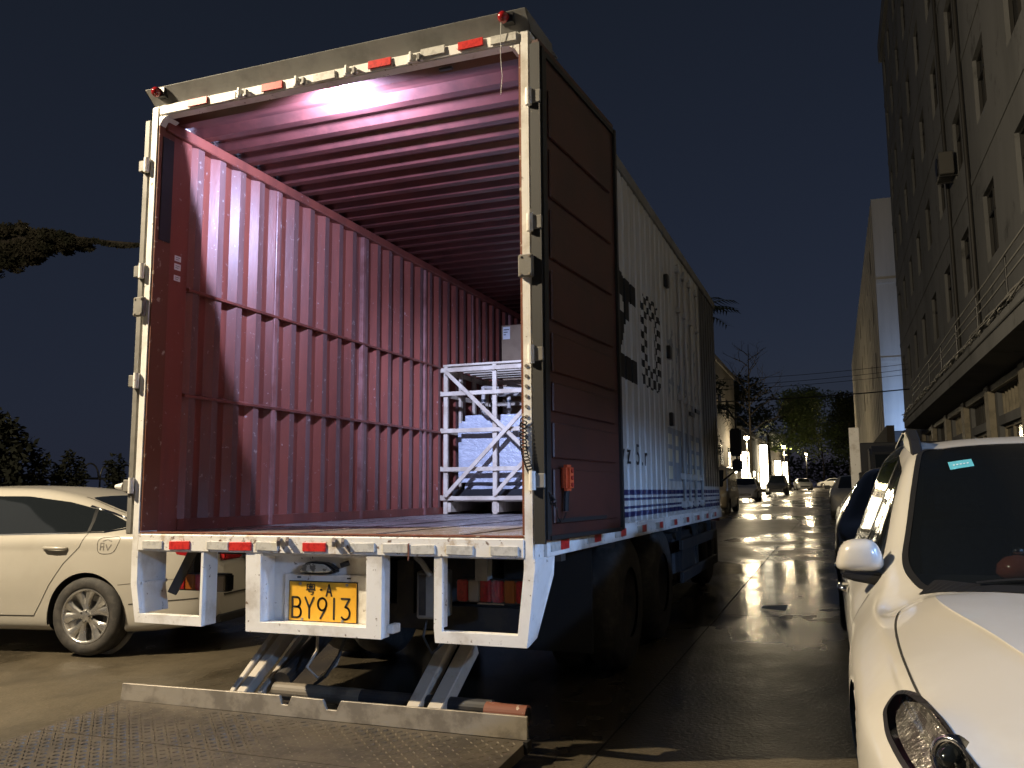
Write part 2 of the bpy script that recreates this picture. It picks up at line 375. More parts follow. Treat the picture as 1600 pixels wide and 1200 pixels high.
MB().box(2.37, 2.432, .1, LEN+.03, 3.66, 3.755).build('roof_rail', GREYP, T, bevel=.008)
rail = MB().box(2.37, 2.428, .13, LEN+.03, 1.045, 1.152).build('side_rail', WHITE, T, bevel=.004)
rmeshR = MB().box(-.003, .003, -.075, .075, -.025, .025).mesh('side_reflector_red'); rmeshR.materials.append(REFR)
rmeshW = MB().box(-.003, .003, -.075, .075, -.025, .025).mesh('side_reflector_white'); rmeshW.materials.append(REFW)
for k in range(10):
    y = .32+.66*k
    piece('reflector', rmeshW, rail, (2.4315, y-.076, 1.095)); piece('reflector', rmeshR, rail, (2.4315, y+.076, 1.095))
# address line in black vinyl letters on the ribs
for ch, y in (('v', 1.80), ('z', 1.99), ('5', 2.28), ('.', 2.43), ('r', 2.56)):
    me = textmesh(ch, .22, .001); me.transform(Matrix.Diagonal((1.25, 1, 1, 1))); me.materials.clear(); me.materials.append(BLK2); piece('lettering', me, rw, (2.4195, y, 1.625), (R(90), 0, R(90)))
# side door furniture: lock rods, handles, latches
sdoor = MB().box(2.402, 2.412, 3.54, 5.51, 1.16, 3.62).build('side_door_leaf', SKINW, T)
sdoor.location.x -= .018
for y in (4.21, 4.53, 4.90, 5.34):
    rod = MB().cyl((2.438, y, 1.2), (2.438, y, 3.55), .014, 10).build('lock_rod', SKINW, T, smooth=True)
    for z in (1.24, 1.5, 2.25, 3.1, 3.5): MB().box(2.405, 2.455, y-.035, y+.035, z-.03, z+.03).build('rod_bracket', SKINW, rod, bevel=.006)
for (y, z) in ((4.53, 2.12), (4.90, 2.18)):
    MB().box(2.452, 2.47, y-.02, y+.24, z-.02, z+.02).build('rod_handle', BLACK, T, bevel=.004)
for (y, z) in ((3.62, 3.25), (3.67, 2.0), (3.64, 2.6)):
    MB().box(2.41, 2.45, y-.045, y+.045, z-.06, z+.06).build('door_latch', BLACK, T, bevel=.008)

# --- rear frame
for nm, x0, x1 in (('rear_post', XL, .006), ('rear_post', 2.358, XR)):
    po = MB().box(x0, x1, -.035, .11, 1.04, 3.735).build(nm, WHITE, T, bevel=.008, seg=2)
    xi = x1 if x0 < 1 else x0
    MB().box(xi-.006, xi+.006, -.028, .1, 1.16, 3.66).build('rust_edge', RUST, po)
MB().box(.0068, .02, .0, .09, 2.9, 3.55).build('door_seal', RUBBER, T)
hd = MB().prism([(-.033, 3.672), (.04, 3.67), (.04, 3.735), (-.038, 3.735)], .0065, 2.3575, 'x').build('rear_header', WHITE, T, bevel=.007, seg=2)
# gussets in the two upper corners
MB().prism([(.0065, 3.61), (.010, 3.61), (.03, 3.645), (.06, 3.662), (.06, 3.666), (.0065, 3.666)], -.030, .08, 'y').build('corner_gusset', WHITE, T)
MB().prism([(2.3572, 3.61), (2.353, 3.61), (2.333, 3.645), (2.303, 3.662), (2.303, 3.666), (2.3572, 3.666)], -.030, .08, 'y').build('corner_gusset', WHITE, T)
# grey eave panel over the header with folded ends
ev = MB().add([(-.05, .0, 3.738), (2.414, .0, 3.738), (2.40, -.055, 3.846), (-.095, -.055, 3.846), (-.05, .015, 3.738), (2.414, .015, 3.738), (2.40, -.035, 3.852), (-.095, -.035, 3.852)],
              [(0, 1, 2, 3), (7, 6, 5, 4), (3, 2, 6, 7), (0, 3, 7, 4), (1, 5, 6, 2), (0, 4, 5, 1)]).build('rear_eave', EAVEM, T, bevel=.003)
MB().add([(-.05, .0, 3.738), (-.098, -.056, 3.847), (-.075, .30, 3.80), (-.055, .3, 3.74)], [(0, 1, 2, 3)]).build('eave_end', EAVEM, T)
MB().add([(2.415, .0, 3.738), (2.402, -.056, 3.847), (2.43, .30, 3.82), (2.435, .3, 3.74)], [(0, 1, 2, 3)]).build('eave_end', EAVEM, T)
MB().box(-.09, 2.40, -.036, .5, 3.838, 3.844).build('eave_top', EAVEM, T)
for x in (.012, 2.285):
    lp = MB().lathe([(0, -.04), (.012, -.039), (.024, -.03), (.03, -.012), (.031, 0)], (x, -.06, 3.808), (0, 1, -.0), 18).build('marker_lamp', LENSR, T, smooth=True)
    MB().box(x-.01, x+.05, -.062, -.02, 3.78, 3.835).build('lamp_base', BLACK, lp)
MB().tube([(2.273, -.07, 3.80), (2.265, -.06, 3.70), (2.262, -.05, 3.60), (2.268, -.045, 3.5), (2.26, -.045, 3.40)], .0018, 5).build('hanging_wire', REFW, T)
# reflectors on the header and on the sill
def refl_mesh(w, h, m, nm):
    me = MB().box(-w/2, w/2, -.0035, .0065, -h/2, h/2).mesh(nm, bevel=.002); me.materials.append(m); return me
RR = refl_mesh(.144, .046, REFR, 'red_reflector'); RW = refl_mesh(.144, .046, REFW, 'silver_reflector')
for x, z, c in ((.304, 3.706, 'r'), (.512, 3.694, 'w'), (.839, 3.706, 'r'), (1.19, 3.70, 'w'), (1.545, 3.711, 'r'), (1.868, 3.716, 'w'), (2.089, 3.713, 'r'), (2.275, 3.706, 'w')):
    piece('reflector', RR if c == 'r' else RW, hd, (x, -.044, z), (0, R(random.uniform(-1, 1)), 0))
for x in (.64, 1.035, 1.365, 1.765):
    k = MB().box(x-.045, x+.045, -.056, -.039, 3.672, 3.69).build('lock_keeper', WHITE, hd, bevel=.003)
    MB().box(x-.028, x-.013, -.07, -.039, 3.674, 3.728).build('keeper_lug', WHITE, k, bevel=.003)
    MB().box(x+.016, x+.036, -.065, -.039, 3.672, 3.712).build('keeper_lug', GREYP, k, bevel=.003)
# work light behind the header
MB().box(1.86, 1.94, .042, .07, 3.652, 3.667).build('header_stop', BLACK, T, bevel=.004)
wl = MB().box(1.15, 1.25, .042, .052, 3.677, 3.70).build('work_light', BLACK, T, bevel=.004)
MB().box(1.16, 1.24, .0525, .0545, 3.68, 3.698).build('led_panel', LENSW, wl)
ld = bpy.data.lights.new('led', 'SPOT'); ld.energy = BOX_W; ld.color = (.47, .57, 1); ld.spot_size = R(172); ld.spot_blend = .04; ld.shadow_soft_size = .03
lo = bpy.data.objects.new('work_light_beam', ld); COL.objects.link(lo); lo.parent = T; lo.location = Vector((1.2, .10, 3.585))-T.location; lo.rotation_euler = (R(107), 0, 0)

ld2 = bpy.data.lights.new('led', 'SPOT'); ld2.energy = BOX_W*4; ld2.color = (.47, .57, 1); ld2.spot_size = R(52); ld2.spot_blend = 1; ld2.shadow_soft_size = .03
lo2 = bpy.data.objects.new('work_light_beam', ld2); COL.objects.link(lo2); lo2.parent = T; lo2.location = Vector((1.2, .10, 3.64))-T.location; lo2.rotation_euler = (R(65), 0, R(4))

# sill
sill = MB().prism([(-.04, 1.05), (.1, 1.05), (.1, 1.146), (.0, 1.149), (-.04, 1.142)], XL+.052, 2.363, 'x').build('rear_sill', SILLW, T, bevel=.004)
MB().box(.006, 2.358, -.03, .05, 1.1485, 1.1545).build('sill_edge', RUST, sill)
for x, c in ((.114, 'w'), (.306, 'r'), (.569, 'w'), (.721, 'r'), (.893, 'w'), (1.192, 'r'), (1.482, 'w'), (1.672, 'w'), (1.822, 'w'), (2.028, 'w'), (2.263, 'w')):
    piece('reflector', RR if c == 'r' else RW, sill, (x, -.0445, 1.086+random.uniform(-.003, .003)), (0, R(random.uniform(-1.5, 1.5)), 0))
for x in (1.0, 1.34):
    for dx in (-.03, .025):
        MB().bar((x+dx, -.042, 1.125), (x+dx+.018, -.075, 1.105), .016, .03).build('keeper_hook', STEEL, sill)
MB().tube([(1.75, -.048, 1.115), (1.752, -.05, 1.06), (1.748, -.05, 1.03)], .004, 6).build('short_strap', RUST, sill)

# under-run frames below the sill (left, middle, right)
def loop_frame(nm, outer, inner, y0, y1, m):
    # frame = outer polygon minus inner polygon (same vertex count), extruded in y
    n = len(outer); vs = []
    for poly in (outer, inner):
        for y in (y0, y1): vs += [(u, y, w) for u, w in poly]
    O0, O1, I0, I1 = 0, n, 2*n, 3*n; fs = []
    for i in range(n):
        j = (i+1) % n
        fs += [(O0+i, O0+j, I0+j, I0+i), (O1+j, O1+i, I1+i, I1+j), (O0+j, O0+i, O1+i, O1+j), (I0+i, I0+j, I1+j, I1+i)]
    return MB().add(vs, fs).build(nm, m, T, bevel=.003)
lf = loop_frame('underrun_frame', [(-.045, 1.048), (-.04, .86), (.002, .648), (.47, .645), (.47, 1.048)], [(.004, 1.046), (.006, .86), (.035, .698), (.452, .698), (.452, 1.046)], -.035, -.015, WHITE)
# depth walls of left frame (folded channel)
MB().add([(.004, -.015, 1.046), (.006, -.015, .86), (.035, -.015, .698), (.004, .19, 1.046), (.006, .19, .86), (.035, .19, .698)], [(0, 3, 4, 1), (1, 4, 5, 2)]).build('channel_web', WHITE, lf)
MB().box(.452, .469, -.0148, .085, .648, 1.046).build('channel_web', WHITE, lf)
MB().box(.035, .4518, -.0148, .02, .648, .697).build('channel_web', WHITE, lf)
MB().box(.007, .02, -.01, .19, .855, .872).build('frame_step', WHITE, lf)
rf = loop_frame('underrun_frame', [(1.885, 1.048), (1.885, .70), (1.892, .634), (2.372, .634), (2.416, 1.0), (2.416, 1.048)], [(1.93, 1.046), (1.93, .72), (1.93, .69), (2.325, .69), (2.36, 1.0), (2.36, 1.046)], -.035, -.015, WHITE)
MB().add([(2.373, -.0155, .636), (2.4165, -.0155, 1.0), (2.4165, -.0155, 1.048), (2.4165, .27, 1.048), (2.4165, .25, .95), (2.373, .11, .66), (2.35, -.0155, .636), (2.39, -.0155, 1.0), (2.39, -.0155, 1.044), (2.39, .27, 1.044), (2.39, .25, .95), (2.35, .11, .66)],
         [(0, 1, 2, 3, 4, 5), (11, 10, 9, 8, 7, 6), (0, 5, 11, 6), (5, 4, 10, 11), (4, 3, 9, 10), (1, 0, 6, 7), (2, 1, 7, 8), (3, 2, 8, 9)]).build('side_skirt', WHITE, rf)
MB().box(1.886, 1.91, -.0148, .07, .70, 1.046).build('channel_web', WHITE, rf)
MB().box(1.895, 2.35, -.0148, .035, .635, .688).build('channel_web', WHITE, rf)
cf = loop_frame('plate_frame', [(.752, 1.048), (.765, .634), (1.592, .634), (1.592, 1.048)], [(.85, 1.046), (.858, .688), (1.503, .688), (1.499, 1.046)], -.035, -.015, WHITE)
MB().add([(.852, -.0155, 1.046), (.858, -.0155, .688), (.852, .09, 1.046), (.858, .09, .688)], [(0, 2, 3, 1)]).build('recess_cheek', WHITE, cf)
MB().box(1.4995, 1.51, -.0148, .09, .688, 1.046).build('recess_cheek', WHITE, cf)
MB().box(.858, 1.503, -.0148, .09, .66, .6875).build('recess_floor', WHITE, cf)
MB().box(.8525, 1.499, -.0148, .09, 1.036, 1.0455).build('recess_top', WHITE, cf)
MB().box(.853, 1.4992, .0855, .095, .688, 1.0355).build('recess_back', WHITE, cf)
MB().box(.766, .85, -.0148, .06, .636, 1.046).build('channel_web', WHITE, cf)
MB().box(1.512, 1.591, -.0148, .05, .636, 1.046).build('channel_web', WHITE, cf)
MB().box(1.593, 1.63, .02, .10, .655, .70).build('frame_lug', WHITE, cf, bevel=.004)
# bracket, plate, lamp
br = MB().box(.94, 1.4985, .064, .072, .689, .936).build('plate_bracket', WHITE, cf, bevel=.003)
pl = MB().box(.974, 1.391, .0555, .0615, .692, .896).build('number_plate', YEL, T, bevel=.003)
MB().box(.969, 1.396, .0616, .0632, .6885, .901).build('plate_rim', INK, pl)
def puttext(body, size, x, z, y, parent, m, sx=1, name='lettering', rot=0):
    me = textmesh(body, size, .0012); me.transform(Matrix.Diagonal((sx, 1, 1, 1))); me.materials.clear(); me.materials.append(m)
    return piece(name, me, parent, (x, y, z), (R(90), rot, 0))
def stroke(pts, w, x, z, s, y, parent, name='lettering'):
    mb = MB()
    for pl_ in pts:
        for a, b in zip(pl_[:-1], pl_[1:]): mb.bar((x+a[0]*s, y, z+a[1]*s), (x+b[0]*s, y, z+b[1]*s), w, .0024, up=(0, 1, 0))
        for a in pl_: mb.cyl((x+a[0]*s, y-.0012, z+a[1]*s), (x+a[0]*s, y+.0012, z+a[1]*s), w/2, 8)
    return mb.build(name, INK, parent)
def arc(cx, cy, rx, ry, a0, a1, n=12): return [(cx+rx*math.cos(R(a0+(a1-a0)*i/n)), cy+ry*math.sin(R(a0+(a1-a0)*i/n))) for i in range(n+1)]
GL = {'B': [[(0, 0), (0, 1)], [(0, 1), (.26, 1)]+arc(.26, .765, .2, .235, 90, -90)+[(0, .53)], [(.26, .53)]+arc(.28, .265, .24, .265, 90, -90)+[(0, 0)]],
      'Y': [[(0, 1), (.25, .5), (.25, 0)], [(.5, 1), (.25, .5)]],
      '9': [arc(.25, .70, .25, .30, 0, 360, 20), [(.5, .70), (.42, .42), (.16, 0)]],
      '1': [[(.25, 0), (.25, 1)]],
      '3': [[(.02, 1), (.48, 1), (.24, .60)]+arc(.24, .30, .26, .30, 90, -140)],
      'A': [[(0, 0), (.28, 1), (.56, 0)], [(.11, .36), (.45, .36)]]}
for ch, x in (('B', .997), ('Y', 1.077), ('9', 1.157), ('1', 1.230), ('3', 1.300)):
    stroke(GL[ch], .0105, x, .708, .106, .0548, pl)
stroke(GL['A'], .0085, 1.208, .826, .058, .0548, pl)
CH = [[(0.05, .98), (.95, .98), (.95, .52), (.05, .52), (.05, .98)], [(.5, 1.1), (.45, .98)], [(.18, .75), (.82, .75)], [(.5, .93), (.5, .56)], [(.3, .86), (.7, .64)], [(.7, .86), (.3, .64)], [(-.05, .42), (1.05, .42)], [(.3, .42), (.26, .24), (.82, .24), (.74, .0), (.55, -.04)]]
stroke(CH, .0045, 1.085, .832, .052, .0548, pl)
stroke([[(0, 0), (.004, 0)]], .01, 1.173, .857, 1, .0548, pl, 'plate_dot')
for (x, z) in ((1.045, .886), (1.335, .886), (1.06, .700), (1.31, .700)): MB().cyl((x, .050, z), (x, .056, z), .008, 10).build('plate_screw', STEEL, pl)
for x in (1.03, 1.34): MB().box(x-.012, x+.012, .0625, .0642, .915, .923).build('bracket_slot', INK, br)
lam = MB().prism([(1.05, .952), (1.08, .995), (1.12, 1.006), (1.22, 1.0), (1.25, .985), (1.285, .962), (1.26, .944), (1.08, .94)], .022, .085, 'y').build('plate_lamp', BLACK, T, bevel=.01, seg=2)
MB().prism([(1.068, .96), (1.09, .99), (1.12, .999), (1.215, .994), (1.24, .98), (1.262, .964), (1.24, .953), (1.08, .949)], .012, .023, 'y').build('plate_lamp_lens', mat('dim_lamp_glass', (.42, .40, .34), .12, coat=.6, col2=(.14, .13, .11), scale=26, lo=.5, hi=.56), lam, bevel=.003)
MB().cyl((1.29, .06, .985), (1.33, .08, 1.0), .014, 10).build('cable_gland', BLACK, lam)
# tail lamps on brackets behind the frames
def tail_lamp(x0, x1, y, z0, z1, order):
    hb = MB().box(x0, x1, y+.004, y+.075, z0, z1).build('tail_lamp', BLACK, T, bevel=.01, seg=2); n = len(order); w = (x1-x0-.012)/n
    for i, m in enumerate(order): MB().box(x0+.006+i*w, x0+.006+(i+1)*w-.002, y-.008, y+.005, z0+.006, z1-.006).build('lamp_lens', m, hb, bevel=.006, seg=2)
    return hb
tail_lamp(1.83, 2.25, .35, .782, .908, [LENSR, LENSD, LENSR, LENSR, LENSA, LENSR])
tail_lamp(-.02, .36, .30, .79, .895, [LENSR, LENSA, LENSR, LENSR, LENSD])
MB().box(1.95, 2.02, .33, .40, .9, 1.05).build('lamp_bracket', GREYP, T); MB().box(.05, .10, .32, .38, .89, 1.05).build('lamp_bracket', CHASS, T)
MB().bar((.14, .1, .80), (.23, .16, 1.04), .05, .05).build('frame_stay', CHASS, T)

# --- hinges, lock boxes
for xs, sg in ((2.40, 1), (-.045, -1)):
    for z in (3.36, 2.70, 2.035, 1.42):
        h = MB().cyl((xs+.012*sg, -.05, z-.045), (xs+.012*sg, -.05, z+.045), .017, 12).build('hinge', WHITE, T, smooth=False)
        MB().box(min(xs+.005*sg, xs+.075*sg), max(xs+.005*sg, xs+.075*sg), -.05, -.036, z-.035, z+.035).build('hinge_leaf', GREYP, h, bevel=.004)
        MB().box(min(xs+.03*sg, xs+.062*sg), max(xs+.03*sg, xs+.062*sg), -.036, .03, z-.04, z+.04).build('hinge_block', BLACK, h)
    lb = MB().box(xs-.045, xs+.03, -.072, -.037, 2.42, 2.535).build('lock_box', GREYP, T, bevel=.006)
    for dx, dz in ((-.03, .045), (.015, .045), (-.03, -.045), (.015, -.045)): MB().cyl((xs+dx, -.077, 2.478+dz), (xs+dx, -.07, 2.478+dz), .006, 8).build('lock_bolt', STEEL, lb)
# folded-back doors
ldr = MB().box(-.122, -.078, -.012, 1.18, 1.14, 3.67).build('rear_door', GREYP, T, bevel=.006)
for k in range(5): MB().box(-.129, -.1225, .04, 1.14, 1.25+.5*k, 1.5+.5*k).build('door_panel', REDDOOR, ldr, bevel=.003)
MB().box(-.142, -.123, -.005, .06, 1.38, 1.44).build('door_stop', WHITE, ldr)
MB().cyl((-.20, -.02, 1.415), (-.135, -.02, 1.415), .012, 10, .026).build('rubber_buffer', WHITE, ldr)
# right door in its own direction
dh = Vector((2.452, -.03, 0)); de = Vector((2.553, 1.13, 0)); dd = (de-dh).normalized(); dn = Vector((dd.y, -dd.x, 0))
def dbox(mb, s0, s1, t0, t1, z0, z1):
    P = lambda s, t, z: dh+dd*s+dn*t+Vector((0, 0, z))
    return mb.add([P(s, t, z) for s in (s0, s1) for t in (t0, t1) for z in (z0, z1)], [(0, 1, 3, 2), (4, 6, 7, 5), (0, 4, 5, 1), (2, 3, 7, 6), (0, 2, 6, 4), (1, 5, 7, 3)])
DW = (de-dh).length
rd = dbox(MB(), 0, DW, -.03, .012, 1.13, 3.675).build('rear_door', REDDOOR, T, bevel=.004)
dbox(MB(), .0, .03, .0125, .03, 1.14, 3.63).build('door_gasket', RUBBER, rd); dbox(MB(), .036, .06, .0125, .026, 1.16, 3.62).build('door_gasket', RUBBER, rd)
dbox(MB(), DW-.03, DW, .0125, .03, 1.14, 3.63).build('door_gasket', RUBBER, rd); dbox(MB(), .062, DW-.032, .0125, .024, 1.135, 1.155).build('door_gasket', RUBBER, rd)
dbox(MB(), .062, DW-.032, .0125, .024, 3.60, 3.63).build('door_gasket', RUBBER, rd)
zz = 1.21
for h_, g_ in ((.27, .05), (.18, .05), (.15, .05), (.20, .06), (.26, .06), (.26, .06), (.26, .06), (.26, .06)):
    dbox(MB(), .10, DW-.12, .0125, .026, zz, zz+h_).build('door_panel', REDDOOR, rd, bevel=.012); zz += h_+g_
dbox(MB(), -.012, .004, -.035, .02, 1.12, 3.65).build('door_edge', RUBBER, rd)
dbox(MB(), .12, .85, .0265, .0275, 1.215, 1.235).build('scuff_mark', RUBBER, rd)
# remote control with coiled lead
RC = mat('orange_plastic', (.55, .09, .03), .4, col2=(.42, .06, .02), scale=30)
def DP(s, t, z): return dh+dd*s+dn*t+Vector((0, 0, z))
rc = empty('remote_control', DP(.20, .05, 1.38), 'orange hand control with a black grip hanging on the open dark red truck door', 'remote control')
mb = MB(); 
for a in (dbox(MB(), .165, .245, .028, .075, 1.37, 1.50),): rcb = a.build('control_body', RC, rc, bevel=.014, seg=2)
for k in range(3): mb = MB(); mb.cyl(DP(.205, .074, 1.40+.035*k), DP(.205, .082, 1.40+.035*k), .011, 10); mb.build('push_button', mat('dark_red_button', (.3, .03, .02), .4), rcb)
MB().tube([DP(.20, .05, 1.372), DP(.19, .05, 1.33), DP(.185, .05, 1.27)], .014, 8).build('grip', BLACK, rc)
pts = []; A = [Vector((2.372, -.05, 1.72)), Vector((2.362, -.06, 1.60)), Vector((2.372, -.06, 1.50)), Vector((2.40, -.065, 1.42)), DP(.02, .05, 1.35), DP(.06, .05, 1.29)]
def bez(P, t):
    P = [p.copy() for p in P]
    while len(P) > 1: P = [a.lerp(b, t) for a, b in zip(P[:-1], P[1:])]
    return P[0]
N = 30*10
for i in range(N+1):
    t = i/N; a = 2*math.pi*i/10; r_ = .017*(1 if .0 < t < .93 else .2)
    pts.append(bez(A, t)+Vector((math.cos(a)*r_, -.3*math.sin(a)*r_, math.sin(a)*r_*.75)))
pts += [DP(.09, .045, 1.245), DP(.125, .045, 1.22), DP(.16, .045, 1.225), DP(.184, .05, 1.265)]
MB().tube(pts, .0032, 5).build('coiled_lead', BLACK, rc, smooth=True)
# embossed holes strip on right post
for k in range(9):
    z = 1.58+.05*k
    MB().cyl((2.382, -.041, z), (2.382, -.0345, z), .009, 8).build('post_rivet', STEEL, T)

# --- chassis, wheels, cab
MB().box(.75, .85, .3, 8.0, .72, 1.0).build('chassis_rail', CHASS, T); MB().box(1.5, 1.6, .3, 8.0, .72, 1.0).build('chassis_rail', CHASS, T)
for y in (.5, 1.6, 2.8, 4.0, 5.2, 6.2): MB().box(-.03, 2.39, y-.04, y+.04, 1.0, 1.10).build('cross_member', CHASS, T)
def truck_wheel(x, y, out, dual):
    zc = gz(x, y)+.47; w = MB()
    for k in range(2 if dual else 1):
        xx = x-out*.27*k
        w.lathe([(.24, 0), (.40, .0), (.455, .03), (.47, .09), (.47, .16), (.455, .22), (.40, .25), (.24, .25)], (xx-(.25 if out > 0 else 0), y, zc), (1, 0, 0), 40)
    t = w.build('wheel', TYRE, T, smooth=True)
    MB().lathe([(0, -.07), (.09, -.07), (.12, -.04), (.2, -.05), (.235, 0), (.25, 0)], (x-out*.02, y, zc), (out, 0, 0), 28).build('rim', CHASS, t, smooth=True)
for y in (2.2, 3.45):
    truck_wheel(2.36, y, 1, True); truck_wheel(.0, y, -1, True)
truck_wheel(2.20, 7.45, 1, False); truck_wheel(.16, 7.45, -1, False)
for x in (1.98, .38):
    MB().box(x-.3, x+.3, 1.45, 1.47, .35, 1.0).build('mud_flap', RUBBER, T)
gt = MB().box(2.33, 2.37, 4.4, 6.9, .80, .90).build('side_guard', CHASS, T, bevel=.005); MB().box(2.33, 2.37, 4.4, 6.9, .5, .6).build('side_guard', CHASS, T, bevel=.005)
for y in (4.6, 5.6, 6.7): MB().box(2.28, 2.329, y-.03, y+.03, .48, 1.04).build('guard_stay', CHASS, T)
MB().box(1.7, 2.3, 4.5, 5.7, .45, .95).build('fuel_tank', CHASS, T, bevel=.06, seg=3)
CABP = mat('cab_blue_paint', (.03, .05, .12), .4)
cabp = MB().prism([(7.12, .75), (8.45, .75), (8.5, 1.3), (8.4, 2.1), (8.1, 2.85), (7.25, 2.9), (7.12, 2.8)], .2, 2.16, 'x').build('cab', CABP, T, bevel=.05, seg=3)
MB().box(.2, 2.16, 8.3, 8.56, .45, .75).build('bumper', CHASS, T, bevel=.03)
MB().prism([(7.4, 1.7), (8.3, 1.75), (8.1, 2.5), (7.4, 2.55)], 2.162, 2.166, 'x').build('cab_window', GLASS, cabp)
mr = MB().box(2.47, 2.62, 7.75, 7.83, 1.82, 2.19).build('wing_mirror', BLACK, T, bevel=.02, seg=2)
MB().box(2.49, 2.62, 7.75, 7.83, 1.62, 1.78).build('lower_mirror', BLACK, mr, bevel=.02, seg=2)
MB().tube([(2.33, 8.0, 2.5), (2.45, 7.9, 2.45), (2.55, 7.81, 2.3), (2.55, 7.81, 1.65), (2.33, 8.0, 1.5)], .014, 6).build('mirror_arm', BLACK, mr)

# --- tail lift
LX0, LX1 = -.14, 2.345
zig = [(.945, .303), (.962, .258), (1.0, .256), (1.022, .303), (1.214, .300), (1.238, .252), (1.297, .252), (1.322, .302)]
poly = [(LX0, .198), (LX1, .198), (LX1, .306), (1.7, .304)]+[(a, b) for a, b in zig[::-1]]+[(LX0+.01, .292)]
lip = MB().prism(poly, .03, .048, 'y').build('lift_lip', LIPM, T, bevel=.002)
# platform plate with raised chequer bars, thinning towards its tip
P0, P1 = -.0, -1.75
plat = MB().add([(LX0, .028, .198), (LX1, .028, .198), (LX1, P1, .115), (LX0, P1, .115), (LX0, .028, .14), (LX1, .028, .14), (LX1, P1, .098), (LX0, P1, .098)], [(0, 1, 2, 3), (7, 6, 5, 4), (0, 4, 5, 1), (2, 6, 7, 3), (1, 5, 6, 2), (3, 7, 4, 0)]).build('lift_platform', PLATEM, T, bevel=.002)
mb = MB(); nx = int((LX1-LX0)/.040); ny = int((-P1)/.040)
for j in range(ny):
    for i in range(nx):
        x = LX0+.04+i*.040; y = -.03-j*.040
        if x > LX1-.03 or random.random() < .03: continue
        z = .198+(y-.028)/(P1-.028)*(.115-.198); s = .0165; a = R(45 if (i+j) % 2 else -45); ca, sa = math.cos(a)*s, math.sin(a)*s; wx, wy = -math.sin(a)*.0055, math.cos(a)*.0055; wr_ = math.sin(x*2.3+1)*math.sin(y*3.1+.6)+.35*math.sin(x*7+y*5); h = max(.0012, .007*min(1, .55-.75*wr_))*random.uniform(.7, 1.1)
        mb.add([(x-ca, y-sa, z), (x+wx, y+wy, z), (x+ca, y+sa, z), (x-wx, y-wy, z), (x-ca*.6, y-sa*.6, z+h), (x+ca*.6, y+sa*.6, z+h)], [(0, 1, 4), (1, 5, 4), (1, 2, 5), (2, 3, 5), (3, 4, 5), (3, 0, 4)])
tag(mb.build('chequer_bars', mat('worn_chequer_tops', (.16, .135, .10), .4, .4, col2=(.07, .058, .043), scale=3, lo=.4, hi=.6), plat, recalc=False), kind='stuff')
MB().box(LX0+.02, LX1-.02, -.52, -.512, .165, .1755).build('plate_seam', PLATEM, plat)
MB().box(LX1-.002, LX1+.018, -.02, .045, .15, .205).build('hinge_end', BLACK, plat)
def arm(x, y0, z0, y1, z1, w=.05, h=.06, m=ARMW, nm='lift_arm'): return MB().bar((x, y0, z0), (x, y1, z1), w, h).build(nm, m, T, bevel=.006)
arm(.56, .12, .24, .62, .60, .035); arm(.635, .10, .24, .75, .66, .06, .07); arm(.73, .16, .26, .75, .63, .035, .05)
arm(1.70, .11, .25, .56, .54, .075, .075); arm(1.825, .11, .25, .56, .515, .085, .085)
MB().cyl((.84, .2, .34), (.80, .95, .62), .05, 16).build('lift_ram', CHASS, T, smooth=False)
MB().cyl((.80, .2, .285), (1.35, .2, .285), .045, 18).build('torsion_tube', mat('dirty_tube_paint', (.16, .135, .10), .6, col2=(.09, .075, .055), scale=9), T); MB().cyl((1.351, .2, .285), (2.10, .2, .285), .043, 18).build('torsion_tube', CHASS, T)
e_ = MB().cyl((2.10, .12, .29), (2.318, .12, .29), .048, 22).build('roller_tube', RUST, T); MB().cyl((2.3185, .12, .29), (2.322, .12, .29), .038, 20).build('tube_bore', BLACK, e_)
MB().box(.25, 2.1, .78, .90, .56, .70).build('lift_beam', CHASS, T)
MB().tube([(1.0, .3, .62), (1.03, .25, .50), (1.0, .2, .42), (1.06, .22, .36), (1.12, .3, .42), (1.14, .4, .6)], .009, 6).build('hydraulic_hose', ARMW, T)
MB().tube([(1.2, .3, .62), (1.17, .25, .48), (1.12, .2, .38), (1.05, .2, .33)], .010, 6).build('hydraulic_hose', RUBBER, T)
MB().tube([(1.68, .35, .8), (1.66, .3, .6), (1.72, .28, .52), (1.8, .35, .6)], .009, 6).build('hydraulic_hose', RUBBER, T)
ub = MB().box(1.64, 1.78, .25, .42, .70, .95).build('control_box', GREYP, T, bevel=.01); MB().box(1.66, 1.70, .245, .2505, .72, .93).build('box_cover', CHASS, ub)
MB().tube([(1.66, .2, 1.03), (1.70, .2, 1.0), (1.74, .22, .93)], .016, 8).build('hose_stub', GREYP, T)

